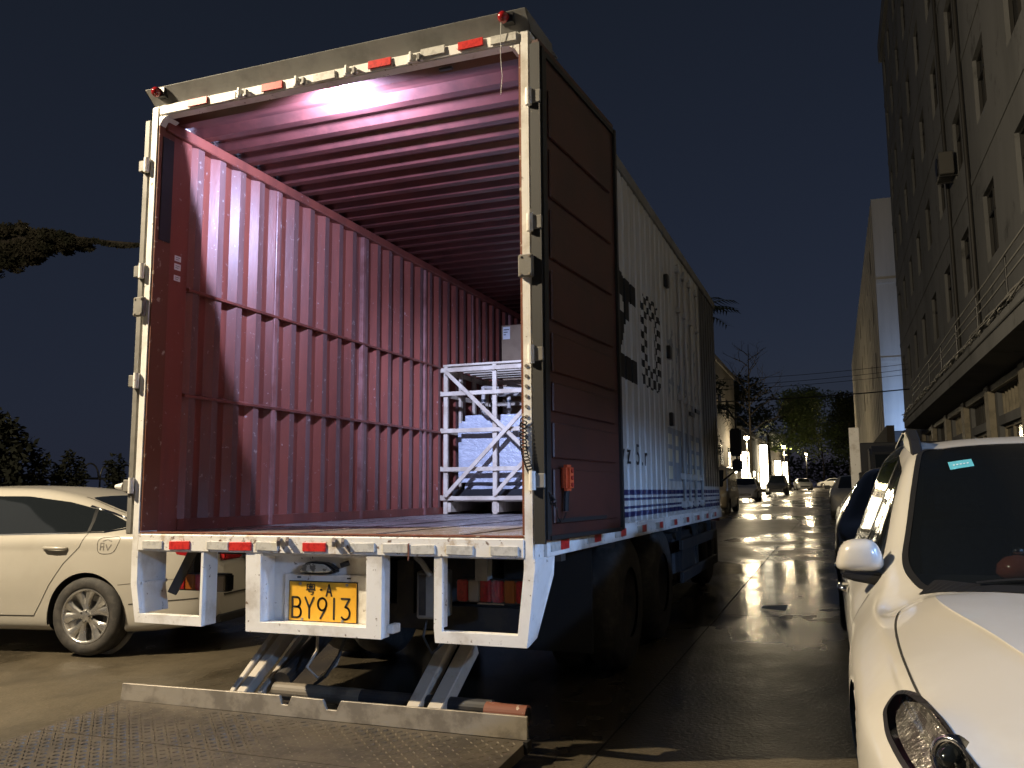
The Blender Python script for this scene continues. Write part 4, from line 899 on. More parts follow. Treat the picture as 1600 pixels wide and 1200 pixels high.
# --- white SUV in the right foreground, nose towards the camera
sp = suv_near_spec(150, nt=9)
SUV, vroot = place('white_suv', 'white compact SUV in the right foreground with a blue sticker on its windscreen', 'car', sp, (4.70, .115), -90, PAINTW, rad=.345)
b = SUV.body
for sg in (1, -1):
    hg = crv([(3.50, sg*.63), (3.46, sg*.70), (3.52, sg*.755), (3.75, sg*.785), (4.1, sg*.785), (4.35, sg*.755), (4.55, sg*.68), (4.7, sg*.55), (4.78, sg*.3), (4.8, 0)])
    SUV.ribbon(hg, 'top', .005, GAP, 'bonnet_gap', b)
    SUV.ribbon([(3.0, .88), (3.06, .80), (3.08, .6), (3.06, .32)], 'side', .007, GAP, 'door_gap', b, sg)
    SUV.ribbon([(1.95, 1.4), (1.93, .98), (1.95, .6), (1.98, .32)], 'side', .007, GAP, 'door_gap', b, sg)
    SUV.ribbon([(.5, 1.035), (1.8, .985), (2.84, .945)], 'side', .018, CHROME, 'window_trim', b, sg)
    SUV.ribbon([(2.87, .965), (2.34, 1.335), (1.9, 1.418), (.8, 1.413)], 'side', .016, CHROME, 'window_trim', b, sg)
    SUV.ribbon([(1.92, .99), (1.95, 1.22), (1.97, 1.405)], 'side', .07, BLACK, 'door_pillar', b, sg)
    for hx, hz in ((2.2, .82), (1.2, .835)):
        y = SUV.side(hx, hz); MB().tube([(hx-.11, sg*(y+.002), hz), (hx-.085, sg*(y+.035), hz+.003), (hx+.085, sg*(y+.035), hz+.005), (hx+.11, sg*(y+.002), hz+.003)], .014, 10).build('door_handle', CHROME, b, world=False, smooth=True)
    # roof rail
    rp = [(2.15, sg*.585, SUV.topz(2.15, .585)), (2.02, sg*.575, SUV.topz(2.02, .575)+.055), (1.4, sg*.56, SUV.topz(1.4, .56)+.06), (.6, sg*.55, SUV.topz(.6, .55)+.05), (.45, sg*.55, SUV.topz(.45, .55))]
    MB().tube(rp, .017, 8).build('roof_rail', BLACK, b, world=False, smooth=True)
    MB().prism([(2.30, SUV.topz(2.30, .57)-.01), (2.22, SUV.topz(2.22, .57)+.045), (2.05, SUV.topz(2.05, .57)+.075), (1.88, SUV.topz(1.88, .57)+.02), (1.9, SUV.topz(1.9, .57)-.02)], sg*.555, sg*.605, 'y').build('rail_foot', BLACK, b, world=False, bevel=.008)
    # door mirror
    mx, mz, y0 = 2.93, .955, SUV.side(2.93, .93)-.02
    bm = bmesh.new(); bmesh.ops.create_uvsphere(bm, u_segments=24, v_segments=16, radius=1)
    for v in bm.verts:
        x, y, z = v.co; q = lambda t, e: math.copysign(abs(t)**e, t)
        xx = q(x, .8)*(.075 if x > 0 else .035); yy = q(y, .62)*.080; zz = q(z, .62)*.062
        yy *= 1-.22*(zz/.062); v.co = (mx+xx-.25*(yy)*.2, sg*(y0+.075+yy), mz+.062+zz-.05*yy)
    me = bpy.data.meshes.new('mirror'); bm.to_mesh(me); bm.free(); me.polygons.foreach_set('use_smooth', [True]*len(me.polygons)); me.materials.append(PAINTW)
    mo = link('door_mirror', me, b)
    MB().prism([(sg*(y0+.0), mz+.0), (sg*(y0+.14), mz+.008), (sg*(y0+.15), mz-.012), (sg*(y0+.11), mz-.03), (sg*(y0+.02), mz-.045), (sg*(y0-.04), mz-.085), (sg*(y0-.04), mz-.02)], mx-.04, mx+.055, 'x').build('mirror_base', BLACK, mo, world=False, bevel=.010, seg=2)
    MB().box(mx-.045, mx-.03, min(sg*(y0+.01), sg*(y0+.14)), max(sg*(y0+.01), sg*(y0+.14)), mz+.015, mz+.11).build('mirror_glass', GLASS, mo, world=False)
    MB().prism([(2.76, .935), (3.0, .915), (2.74, 1.02)], sg*(y0-.01), sg*(y0+.006), 'y').build('mirror_corner', BLACK, b, world=False)
    # headlight internals
    for (hx, hz, hr) in ((4.45, .715, .034), (4.60, .66, .032)):
        y = SUV.side(hx, hz)-.03
        MB().lathe([(hr+.014, -.012), (hr+.012, .012), (hr, .014), (hr*.96, .006)], (hx+.02, sg*y, hz), (1, sg*.9, .1), 24).build('lamp_bezel', CHROME, b, world=False, smooth=True)
        MB().lathe([(hr*.95, 0), (hr*.85, .016), (hr*.5, .03), (0, .036)], (hx+.02, sg*y, hz), (1, sg*.9, .1), 24).build('projector_lens', GLASS, b, world=False, smooth=True)
# headlight lens: clear cover over a dark bowl
def lens_material():
    m = bpy.data.materials.new('clear_headlight_cover'); m.use_nodes = True; nt = m.node_tree; nt.nodes.clear()
    o = nt.nodes.new('ShaderNodeOutputMaterial'); t = nt.nodes.new('ShaderNodeBsdfTransparent'); t.inputs[0].default_value = (.85, .85, .85, 1); g = nt.nodes.new('ShaderNodeBsdfGlossy'); g.inputs['Roughness'].default_value = .05
    f = nt.nodes.new('ShaderNodeFresnel'); f.inputs[0].default_value = 1.5; mx = nt.nodes.new('ShaderNodeMixShader'); nt.links.new(f.outputs[0], mx.inputs[0]); nt.links.new(t.outputs[0], mx.inputs[1]); nt.links.new(g.outputs[0], mx.inputs[2]); nt.links.new(mx.outputs[0], o.inputs[0]); return m
LENSC = lens_material(); BOWL = mat('headlight_reflector', (.36, .34, .31), .22, .6, col2=(.16, .15, .14), scale=22, lo=.45, hi=.55, bump=.006, bscale=70)
for k in ('headlight_l', 'headlight_r'):
    if k in SUV.objs:
        o = SUV.objs[k]; sg = 1 if k[-1] == 'l' else -1; me = o.data.copy(); o.data.materials.clear(); o.data.materials.append(LENSC)
        for v in me.vertices: v.co = (v.co.x-.012, v.co.y-sg*.022, v.co.z-.006)
        me.materials.clear(); me.materials.append(BOWL); link('headlight_bowl', me, b)
        hp = [p for p in sp['regions'] if p[0] == 'headlight'][0][2]; SUV.ribbon(hp+[hp[0]], 'side', .009, BLACK, 'headlight_seal', b, sg)
# see-through windscreen and cabin
wm = MATS['wet_dark_windscreen']; nt = wm.node_tree; tr = nt.nodes.new('ShaderNodeBsdfTransparent'); tr.inputs[0].default_value = (.62, .66, .66, 1); mxs = nt.nodes.new('ShaderNodeMixShader'); mxs.inputs[0].default_value = .42
nt.links.new(nt.nodes['Principled BSDF'].outputs[0], mxs.inputs[1]); nt.links.new(tr.outputs[0], mxs.inputs[2]); nt.links.new(mxs.outputs[0], nt.nodes['Material Output'].inputs[0])
SEAT = mat('grey_seat_fabric', (.06, .055, .05), .9, col2=(.045, .04, .037), scale=30); LINER = mat('cabin_lining', (.05, .047, .042), .9)
MB().prism([(3.42, .80), (3.2, .93), (2.85, .95), (2.72, .90), (2.75, .6), (3.4, .6)], -.70, .70, 'y').build('dashboard', mat('black_dashboard', (.02, .02, .02), .7), b, world=False, bevel=.03, seg=2)
MB().add([(2.3, -.66, .3), (.5, -.66, .3), (.5, -.56, 1.40), (2.15, -.54, 1.40), (2.3, .66, .3), (.5, .66, .3), (.5, .56, 1.40), (2.15, .54, 1.40)], [(0, 1, 2, 3), (4, 7, 6, 5), (1, 5, 6, 2), (3, 2, 6, 7), (0, 4, 5, 1)]).build('cabin_lining', LINER, b, world=False)
for sy in (-.36, .36):
    st0 = MB().prism([(1.75, .55), (1.92, .58), (1.72, 1.12), (1.58, 1.10)], sy-.24, sy+.24, 'y').build('front_seat', SEAT, b, world=False, bevel=.05, seg=3); MB().prism([(1.56, 1.15), (1.66, 1.16), (1.60, 1.33), (1.52, 1.32)], sy-.13, sy+.13, 'y').build('headrest', SEAT, st0, world=False, bevel=.03, seg=2)
MB().lathe([(.165, -.012), (.18, 0), (.165, .012), (.15, 0), (.165, -.012)], (2.66, .36, .93), (.9, 0, .45), 32).build('steering_wheel', BLACK, b, world=False, smooth=True)
orn = empty('dashboard_ornament', (4.36, -.47, 1.05), 'small reddish rounded ornament on the dashboard of the white SUV', 'ornament')
MB().lathe([(0, 0), (.06, .0), (.075, .02), (.07, .05), (.045, .075), (0, .085)], (4.36, -.47, 1.052), (0, 0, 1), 20).build('ornament_body', mat('reddish_ceramic', (.32, .10, .06), .15, coat=.5), orn, smooth=True)
MB().lathe([(0, .084), (.02, .09), (.016, .105), (0, .11)], (4.36, -.47, 1.052), (0, 0, 1), 14).build('ornament_knob', CHROME, orn, smooth=True)
# windscreen furniture
SUV.ribbon(crv([(3.30, -.66), (3.42, -.50), (3.48, -.25), (3.50, 0), (3.48, .25), (3.42, .50), (3.30, .66)]), 'top', .09, BLACK, 'cowl_panel', b, off=.003)
wsP = [p for p in sp['regions'] if p[0] == 'windshield'][0][2]; SUV.ribbon(wsP+[wsP[0]], 'top', .022, BLACK, 'windscreen_seal', b, off=.0025)
STK = mat('blue_sticker', (.10, .42, .50), .5, col2=(.12, .46, .54), scale=50)
st = SUV.ribbon([(2.47, -.475), (2.47, -.385)], 'top', .075, STK, 'windscreen_sticker', b, off=.004)
for k in range(5): SUV.ribbon([(2.474, -.46+.013*k), (2.474, -.453+.013*k)], 'top', .009, PAPER, 'sticker_print', st, off=.006)
for a in ((3.38, -.52, 3.36, .05), (3.42, .0, 3.30, .5)): SUV.ribbon([(a[0], a[1]), (a[2], a[3])], 'top', .018, BLACK, 'wiper', b, off=.014)
MB().box(4.86, 4.91, -.5, .5, .34, .44).build('grille', BLACK, b, world=False, bevel=.02)

# --- other parked cars
def paintm(nm, c, r=.3): return mat(nm, c, r, coat=.6)
def lowcar(*a, **k): return place(*a, **k)
DKC = paintm('black_car_paint', (.012, .011, .012)); DK2 = paintm('charcoal_car_paint', (.022, .023, .026)); SIL = paintm('silver_car_paint', (.36, .35, .33)); BEI = paintm('beige_van_paint', (.36, .30, .21)); WH2 = paintm('white_car_paint_b', (.7, .69, .67))
def dress(c, lights=True):
    sp_ = c.sp; L = sp_['L']; bb = c.body
    for sg in (1, -1):
        y = c.side(L*.62, .98); MB().box(L*.64-.05, L*.64+.05, min(sg*(y+.02), sg*(y+.2)), max(sg*(y+.02), sg*(y+.2)), .97, 1.10).build('door_mirror', BLACK, bb, world=False, bevel=.02, seg=2)
    MB().box(L-.03, L+.008, -.55, .55, .38, .52).build('grille', BLACK, bb, world=False, bevel=.01)
c, _ = lowcar('black_sedan', 'black wet sedan parked right behind the white foreground SUV', 'car', sedan_spec(54), (4.66, 5.6), -90, DKC)
c, _ = lowcar('charcoal_suv', 'charcoal SUV parked third in the right-hand row behind the black sedan', 'car', suv_spec(54), (5.15, 11.5), -90, DK2); dress(c)
c, _ = lowcar('silver_sedan', 'silver sedan with chrome grille facing the camera in front of the white-sided small truck', 'car', sedan_spec(54), (4.45, 28.4), -90, SIL); dress(c)
c, _ = lowcar('white_crossover', 'white crossover facing the camera on the left kerb behind the beige van', 'car', suv_spec(50), (-1.95, 55.5), -90, WH2); dress(c)
c, _ = lowcar('dark_suv', 'dark SUV on the left kerb in front of the bright light columns', 'car', suv_spec(40, 4.6, 1.9, 1.8), (-1.25, 77), -90, DK2); dress(c)
c, _ = lowcar('pale_sedan', 'pale sedan beyond the dark SUV near the far lamp post', 'car', sedan_spec(40), (.0, 104), -82, SIL); dress(c)
c, _ = lowcar('far_white_car', 'small white car standing crosswise at the far end of the street', 'car', sedan_spec(40), (3.35, 141), 165, WH2); dress(c)
# beige minivan (boxy profile)
vs = suv_spec(50, 4.6, 1.72, 1.95)
vs['top'] = [(0, .8), (.02, 1.4), (.08, 1.78), (.3, 1.92), (1.4, 1.95), (2.9, 1.92), (3.3, 1.80), (3.8, 1.36), (4.1, 1.10), (4.4, .98), (4.52, .75), (4.59, .6), (4.6, .5)]
vs['sh'] = [(0, .7), (.02, .95), (.08, 1.05), (.3, 1.08), (3.3, 1.05), (4.1, .98), (4.4, .85), (4.52, .65), (4.59, .55), (4.6, .46)]
vs['w'] = [(0, .7), (.05, .78), (.3, .85), (3.8, .86), (4.3, .8), (4.5, .7), (4.6, .6)]; vs['wr'] = [(0, .6), (.3, .68), (3.0, .68), (3.8, .72), (4.2, .7), (4.6, .5)]
vs['arch'] = [(.8, .31, .34), (3.75, .31, .34)]
vs['regions'] = [('side_window', 'side', roundpoly([(.25, 1.18), (3.75, 1.14), (3.35, 1.65), (3.0, 1.72), (.4, 1.74)], .06), GLASS), ('windshield', 'top', roundpoly([(3.32, -.60), (3.32, .60), (4.08, .64), (4.08, -.64)], .08), GLASS), ('headlight', 'side', [(4.2, .75), (4.5, .68), (4.5, .82), (4.25, .88)], LENSW)]
c, _ = lowcar('beige_minivan', 'beige minivan on the left kerb just past the front of the box truck', 'van', vs, (-1.12, 33), -90, BEI, rad=.31); dress(c)
for k in range(2): c.ribbon([(1.3+1.1*k, 1.72), (1.3+1.1*k, 1.15)], 'side', .06, BEI, 'window_pillar', c.body, -1); c.ribbon([(1.3+1.1*k, 1.72), (1.3+1.1*k, 1.15)], 'side', .06, BEI, 'window_pillar', c.body, 1)
# small truck with cargo box
tx0, ty = 4.33, 15.2; g0 = gz(tx0, ty)
st_ = empty('small_box_truck', (tx0+.9, 18, g0), 'small truck with a cargo box darkened for shade parked facing the camera at right', 'truck')
cb = MB().prism([(15.0, g0+.55), (15.05, g0+1.05), (15.45, g0+1.85), (15.8, g0+2.02), (16.7, g0+2.02), (16.75, g0+.5), (15.1, g0+.4)], tx0+.12, tx0+1.75, 'x').build('cab', DK2, st_, bevel=.05, seg=3)
MB().prism([(15.06, g0+1.10), (15.44, g0+1.80), (15.40, g0+1.82), (15.01, g0+1.12)], tx0+.22, tx0+1.65, 'x').build('windscreen', GLASS, cb)
MB().box(tx0-.02, tx0+1.95, 16.95, 20.4, g0+.62, g0+2.15).build('cargo_box', DK2, st_, bevel=.02)  # charcoal colour stands in for the shade on the box front
MB().box(tx0, tx0+1.8, 15.2, 20.2, g0+.4, g0+.6).build('chassis', CHASS, st_)
MB().box(tx0-.24, tx0-.02, 16.98, 17.03, g0+.62, g0+2.5).build('open_door', WHITE, st_, bevel=.01)
for x in (tx0-.12, tx0+1.85):
    m_ = MB().box(x, x+.13, 15.05, 15.12, g0+1.15, g0+1.45).build('wing_mirror', BLACK, st_, bevel=.02); MB().bar((x+.06, 15.1, g0+1.2), (tx0+.2 if x < tx0+1 else tx0+1.7, 15.3, g0+1.05), .03, .03).build('mirror_arm', BLACK, m_)
for y in (15.7, 19.3):
    for x in (tx0+.1, tx0+1.55): MB().cyl((x, y, g0+.33), (x+.2, y, g0+.33), .33, 24).build('wheel', TYRE, st_)
MB().box(tx0+.15, tx0+.45, 15.0, 15.06, g0+.62, g0+.8).build('headlight', LENSW, st_, bevel=.02); MB().box(tx0+1.4, tx0+1.7, 15.0, 15.06, g0+.62, g0+.8).build('headlight', LENSW, st_, bevel=.02)
MB().box(tx0+.1, tx0+1.75, 14.92, 15.02, g0+.32, g0+.55).build('bumper', CHASS, st_, bevel=.02)

# ================================================================ buildings
def holed_wall(mb, x, y0, y1, z0, z1, holes, depth=.2):
    ysb = sorted({y0, y1}|{h[0] for h in holes}|{h[1] for h in holes}); zsb = sorted({z0, z1}|{h[2] for h in holes}|{h[3] for h in holes})
    for a, b in zip(ysb[:-1], ysb[1:]):
        for c, d in zip(zsb[:-1], zsb[1:]):
            ym, zm = (a+b)/2, (c+d)/2
            if any(h[0] < ym < h[1] and h[2] < zm < h[3] for h in holes): continue
            mb.quad((x, a, c), (x, a, d), (x, b, d), (x, b, c))
    for (a, b, c, d) in holes:
        q = [(a, c), (b, c), (b, d), (a, d)]
        for i in range(4):
            p, r_ = q[i], q[(i+1) % 4]; mb.quad((x, *p), (x, *r_), (x+depth, *r_), (x+depth, *p))
FX, BY0, BY1, BZ1 = 7.2, -9, 43.8, 24.5
B1 = empty('apartment_block', (FX+5, 17, .1), 'tall stained concrete block with rows of dark windows and a ledge at right', 'building')
ycs = [1.8, 5.5, 9.2, 12.9, 16.6, 20.3, 24.1, 27.9, 31.6, 35.3, 39.0, 42.2]; rows = [7.15, 10.4, 13.65, 16.9, 20.15, 23.0]
holes = [(y-.7, y+.7, z-.78, z+.78) for y in ycs for z in rows]
gh = []
for i, y in enumerate([-4, 0, 4, 8, 12, 16, 20, 24, 28, 32, 36, 40]): gh.append((y-1.45, y+1.45, .12 if i < 2 else 1.2 if i % 3 else .25, 2.75)); gh.append((y-1.45, y+1.45, 2.95, 3.5))
mb = MB(); holed_wall(mb, FX, BY0, BY1, .05, BZ1, holes+gh)
mb.quad((FX, BY1, .05), (FX, BY1, BZ1), (20, BY1, BZ1), (20, BY1, .05)); mb.quad((FX, BY0, BZ1), (FX, BY1, BZ1), (20, BY1, BZ1), (20, BY0, BZ1)); mb.quad((FX, BY0, .05), (20, BY0, .05), (20, BY0, BZ1), (FX, BY0, BZ1))
wall = mb.build('wall', CONC, B1, recalc=False)
FRM = mat('old_window_frame', (.03, .028, .024), .6); PANE = mat('dark_window_pane', (.012, .013, .014), .12)
PANES = []
for k, (c1, c2, r_) in enumerate((((.012, .013, .014), (.02, .02, .02), .12), ((.05, .045, .035), (.02, .02, .018), .3), ((.02, .024, .026), (.035, .034, .03), .15))):
    q_ = MB().box(-.01, .01, -.7, .7, -.78, .78).mesh('pane'); q_.materials.append(mat('dusty_pane_%s' % 'abc'[k], c1, r_, col2=c2, scale=1.3, lo=.45, hi=.6)); PANES.append(q_)
rw_ = random.Random(4)
mb = MB()
for a, b in ((-.7, -.64), (-.03, .03), (.64, .7)): mb.box(-.03, .03, a, b, -.78, .78)
for a, b in ((-.78, -.72), (.25, .30), (.72, .78)): mb.box(-.025, .025, -.64, .64, a, b)
fm_ = mb.mesh('window_frame'); fm_.materials.append(FRM)
sm_ = MB().box(-.06, .2, -.8, .8, -.06, .0).mesh('sill'); sm_.materials.append(CONC)
for y in ycs:
    for z in rows:
        if y < 3 and z > 12: continue
        o = piece('window', rw_.choice(PANES+[PANES[0]]*3), B1, (FX+.16, y, z)); f_ = link('frame', fm_, o); f_.location = (-.045, 0, 0)
pm2 = MB().box(-.01, .01, -1.45, 1.45, -.775, .775).mesh('shop_pane'); pm2.materials.append(PANE)
SHUT = mat('roller_shutter', (.30, .26, .18), .6, col2=(.22, .19, .13), scale=3)
FR2 = mat('cream_shop_frame', (.28, .245, .175), .6, col2=(.2, .175, .125), scale=4)
for i, (a, b, c, d) in enumerate(gh):
    if i in (0, 2): continue
    if i % 2 == 0:
        o = MB().box(FX+.15, FX+.17, a, b, c, d).build('shop_window', SHUT if i % 6 == 2 else PANE, B1)
        for k in range(4): y = a+(b-a)*k/3; MB().box(FX+.10, FX+.148, y-.035, y+.035, c, d).build('window_bar', FR2, o)
        MB().box(FX+.10, FX+.145, a+.04, b-.04, d-.07, d).build('window_bar', FR2, o)
    else:
        o = MB().box(FX+.15, FX+.17, a, b, c, d).build('transom_window', PANE, B1)
        for k in range(9): y = a+.05+(b-a-.1)*k/8; MB().box(FX+.09, FX+.148, y-.02, y+.02, c, d).build('grille_bar', FR2 if (i//2) % 2 else FRM, o)
for y in [-6, -2, 2, 6, 10, 14, 18, 22, 26, 30, 34, 38, 42]: MB().box(FX-.14, FX-.002, y-.28, y+.28, .08, 3.68).build('pier', FR2, B1, bevel=.01)
MB().box(FX-.10, FX-.003, BY0, 33.3, 3.52, 3.66).build('lintel_band', FR2, B1)
# ledge (canopy slab)
CX = 6.4; lg = MB().prism([(CX, 4.02), (CX, 3.76), (FX+.0, 3.70), (FX+.0, 4.06)], BY0, 33.2, 'x' if False else 'y').build('canopy_slab', CONC, B1)
MB().box(CX-.04, CX+.05, BY0, 33.2, 4.02, 4.16).build('canopy_kerb', CONC, lg, bevel=.015)
for z in (8.7, 11.95, 15.2, 18.5, 21.7): MB().box(FX-.02, FX-.002, BY0, BY1, z-.09, z+.09).build('string_course', CONC, B1)
MB().box(FX-.16, FX+.3, BY0, BY1+.1, 24.2, 25.2).build('parapet', CONC, B1)
# bundled cables along the ledge, pipe rail above, drop pipes, air conditioners
CAB = mat('grey_cable', (.30, .29, .26), .5)
cb_ = empty('cable_bundle', (CX, 12, 4.2), 'bundle of sagging pale cables laid along the ledge of the concrete block', 'cables')
for k in range(7):
    ph = random.uniform(0, 6); pts = []
    for i in range(150):
        y = -8+41*i/149; pts.append((CX-.02+.05*math.sin(y*1.1+ph)+.02*math.sin(y*3+k), y, 4.20+.022*k*.5+.05*abs(math.sin(y*.62+ph*.4))+.02*math.sin(y*2.3+ph)))
    MB().tube(pts, .012+.006*(k % 2), 5).build('cable', CAB, cb_, smooth=True)
for k in range(26):
    y = 6+1.05*k; MB().tube([(CX-.03, y, 4.25), (CX-.08, y+.06, 4.19-.04*random.random()), (CX-.05, y+.16, 4.14), (CX, y+.22, 4.22)], .012, 5).build('cable_loop', CAB, cb_, smooth=True)
rl = empty('pipe_rail', (CX, 12, 5), 'pale horizontal pipe rail standing above the cable covered ledge', 'rail')
for dz, x in ((4.98, CX), (4.80, CX+.02), (4.64, CX+.03)):
    MB().tube([(x, -8+2.05*i, dz+.015*math.sin(i*1.7)) for i in range(19)], .016, 6).build('rail_pipe', CAB, rl, smooth=True)
for y in range(-7, 30, 3): MB().cyl((CX+.02, y, 4.16), (CX+.02, y, 5.0), .018, 6).build('rail_post', IRON, rl)
for (y, x) in ((18.6, FX-.07), (22.2, FX-.06)): MB().tube([(x, y, 4.1), (x, y, 9), (x, y+.1, 12), (x, y+.1, 24)], .05, 8).build('drain_pipe', FRM, B1)
for (y, z) in ((21.2, 9.75),):
    ac = empty('air_conditioner', (FX-.3, y, z), f'boxy air conditioner on the concrete wall {"high above the ledge" if z > 9.7 else "just above the pipe rail" if z < 8 else "near the far end of the block"}', 'air conditioner')
    MB().box(FX-.42, FX-.05, y-.45, y+.45, z, z+.62).build('casing', mat('dirty_casing', (.09, .085, .075), .5), ac, bevel=.02); MB().lathe([(.24, 0), (.24, .02), (.05, .025)], (FX-.425, y-.1, z+.31), (-1, 0, 0), 20).build('fan_grille', IRON, ac)
    for s_ in (-.3, .3): MB().bar((FX-.4, y+s_, z-.02), (FX-.003, y+s_, z-.02), .03, .03).build('bracket', IRON, ac)
# lit shop to the right of the camera: open shopfront, cool ceiling lamps
ROOM = mat('shop_room_grey', (.22, .22, .22), .8)
rm = MB().box(7.42, 11, -7.2, 3.0, .1, 3.45).build('shop_room', ROOM, B1)
bm = bmesh.new(); bm.from_mesh(rm.data); bmesh.ops.delete(bm, geom=[f for f in bm.faces if f.calc_center_median().x+B1.location.x < 7.43], context='FACES'); bm.to_mesh(rm.data); bm.free()
for (y, p_w, lab) in ((-5.0, SHOP_W, 'cool ceiling lamp in the open shop beside the camera'), (-.9, SHOP_W, 'cool ceiling lamp in the open shop beside the white SUV')):
    TL = empty('ceiling_lamp', (9.3, y, 3.3), lab, 'lamp', 'ceiling lamps in the open shop')
    MB().box(9.2, 9.4, y-.6, y+.6, 3.38, 3.44).build('lamp_body', PAPER, TL); MB().cyl((9.3, y-.55, 3.34), (9.3, y+.55, 3.34), .02, 10).build('tube', mat('cool_tube_glow', (.8, .85, 1), .3, emit=(.5, .68, 1), estr=12), TL)
    pd = bpy.data.lights.new('shop', 'POINT'); pd.energy = p_w; pd.color = (.30, .52, 1); pd.shadow_soft_size = .12; p_ = bpy.data.objects.new('lamp_light', pd); COL.objects.link(p_); p_.parent = TL; p_.location = (0, 0, -.13)

# far block with pale lit side and the alley lamp
B2 = empty('far_block', (12, 75, .6), 'far pale block with a blue lit end wall beyond the alley', 'building')
CONC2 = mat('pale_streaked_wall', (.62, .58, .50), .85, col2=(.46, .43, .36), scale=.8, lo=.35, hi=.7, stretch=(1, 2, .08), bump=.004, bscale=8)
x2, ya, yb, zt2 = 6.45, 48.0, 118.0, 18.0
mb = MB(); h2 = [(y-.7, y+.7, z-.8, z+.8) for y in (53, 59, 65, 71, 77, 83, 89, 95, 101, 107) for z in (9, 12.3, 15.5)]
holed_wall(mb, x2, ya, yb, 4.6, zt2, h2, .25); mb.quad((x2, ya, 4.6), (22, ya, 4.6), (22, ya, zt2), (x2, ya, zt2)); mb.quad((x2, ya, zt2), (22, ya, zt2), (22, yb, zt2), (x2, yb, zt2)); mb.quad((x2, yb, 4.6), (22, yb, 4.6), (22, yb, zt2), (x2, yb, zt2))
mb.build('wall', CONC2, B2, recalc=False)
for (a, b, c, d) in h2: MB().box(x2+.2, x2+.22, a, b, c, d).build('window', PANE, B2)
MB().box(x2+.5, 22, ya+.5, yb, .4, 4.6).build('ground_floor', mat('dark_plinth', (.05, .045, .04), .8), B2)
for k in range(30): MB().box(x2-.03, x2-.002, 49+2.2*k, 49.12+2.2*k, 4.7, zt2-.1).build('wall_rib', CONC2, B2)
for z in (8.5, 13.0): MB().box(x2, 21, ya-.06, ya-.003, z, z+.25).build('string_course', CONC2, B2)
al = empty('alley_lamp', (9.6, 44.6, 6.2), 'bulkhead lamp in the alley lighting the far block blue', 'lamp')
MB().box(9.4, 9.8, 43.82, 44.1, 6.0, 6.4).build('lamp_body', PAPER, al)
pd = bpy.data.lights.new('alley', 'POINT'); pd.energy = 700; pd.color = (.30, .50, 1); pd.shadow_soft_size = .15; po = bpy.data.objects.new('alley_glow', pd); COL.objects.link(po); po.parent = al; po.location = (-1.2, .0, -2.2)
# low wall put in, coloured dark for the shadows below the far block
w_ = MB().box(5.9, 6.2, 36, 120, .3, 4.1).build('boundary_wall', mat('shadow_dark_render', (.07, .06, .05), .9), None); tag(w_, 'low wall along the right kerb, coloured dark for the shadows below the far block', 'wall')

# left side far buildings
def block(name, label, x0, x1, y0, y1, h, m, wins):
    o = empty(name, ((x0+x1)/2, (y0+y1)/2, gz(x0, y0)), label, 'building'); z0 = gz(x1, y0)-.3; mb = MB(); mb.box(x0, x1, y0, y1, z0, z0+h); mb.build('wall', m, o)
    for (a, c) in wins:
        wi = MB().box(x1, x1+.05, a-.8, a+.8, z0+c, z0+c+1.5).build('window', PANE, o); MB().box(x1+.051, x1+.09, a-.9, a+.9, z0+c-.12, z0+c).build('sill', m, wi)
    for k in range(int((x1-x0)/3)):
        wi = MB().box(x1-1.9-3*k, x1-.7-3*k, y0-.05, y0, z0+h*.55, z0+h*.55+1.5).build('window', PANE, o)
    MB().box(x0-.15, x1+.15, y0-.15, y1+.15, z0+h, z0+h+.35).build('parapet', m, o); return o
GREYB = mat('dim_render', (.10, .09, .075), .85, col2=(.065, .06, .05), scale=.6)
block('left_block', 'dim low building behind the trees on the left kerb', -14, -4.6, 62, 76, 11, GREYB, [(65, 3), (70, 3), (65, 7), (70, 7)])
block('shop_row', 'row of shops behind the bright light columns', -14, -4.6, 80, 150, 6.5, GREYB, [(84+7*k, 1.2) for k in range(9)])
# lit column signs
LITC = mat('lit_sign_face', (1, .9, .7), .4, emit=(1, .86, .6), estr=12)
for (y, zt, w, lab) in ((77, 4.9, .34, 'bright white light column nearest the beige van'), (99, 6.6, .42, 'tallest bright light column, second along the kerb'), (124, 5.6, .40, 'third bright light column along the left kerb'), (144, 6.0, .40, 'farthest bright light column along the left kerb')):
    g_ = gz(-4, y); c_ = empty('light_column', (-4, y, g_), lab, 'lamp', 'bright light columns along the left kerb')
    MB().box(-4-w, -4+w, y, y+.6, g_+.4, zt).build('lit_face', LITC, c_, bevel=.05); MB().box(-4-w-.1, -4+w+.1, y-.05, y+.65, g_, g_+.38).build('plinth', GREYB, c_); MB().box(-4-w-.08, -4+w+.08, y-.05, y+.65, zt+.002, zt+.15).build('cap', GREYB, c_)
    for k in range(3): MB().box(-4-w-.03, -4+w+.03, y-.03, y-.002, g_+1+k*1.2, g_+1.06+k*1.2).build('sign_band', GREYB, c_)
# shop lights low on the left
for k, (y, z) in enumerate(((70, 2.6), (73, 2.9), (86, 2.6), (91, 2.9))):
    s_ = empty('shop_lamp', (-4.45, y, z), ('small bright wall lamp nearest the beige van', 'small bright wall lamp above the white crossover', 'small bright shop lamp between the first two light columns', 'small bright shop lamp just before the tallest light column')[k], 'lamp', 'small shop lamps on the left')
    MB().box(-4.6, -4.35, y-.5, y+.5, z, z+.5).build('lamp_face', LITC, s_, bevel=.03); MB().box(-4.66, -4.605, y-.55, y+.55, z-.05, z+.55).build('lamp_back', GREYB, s_)
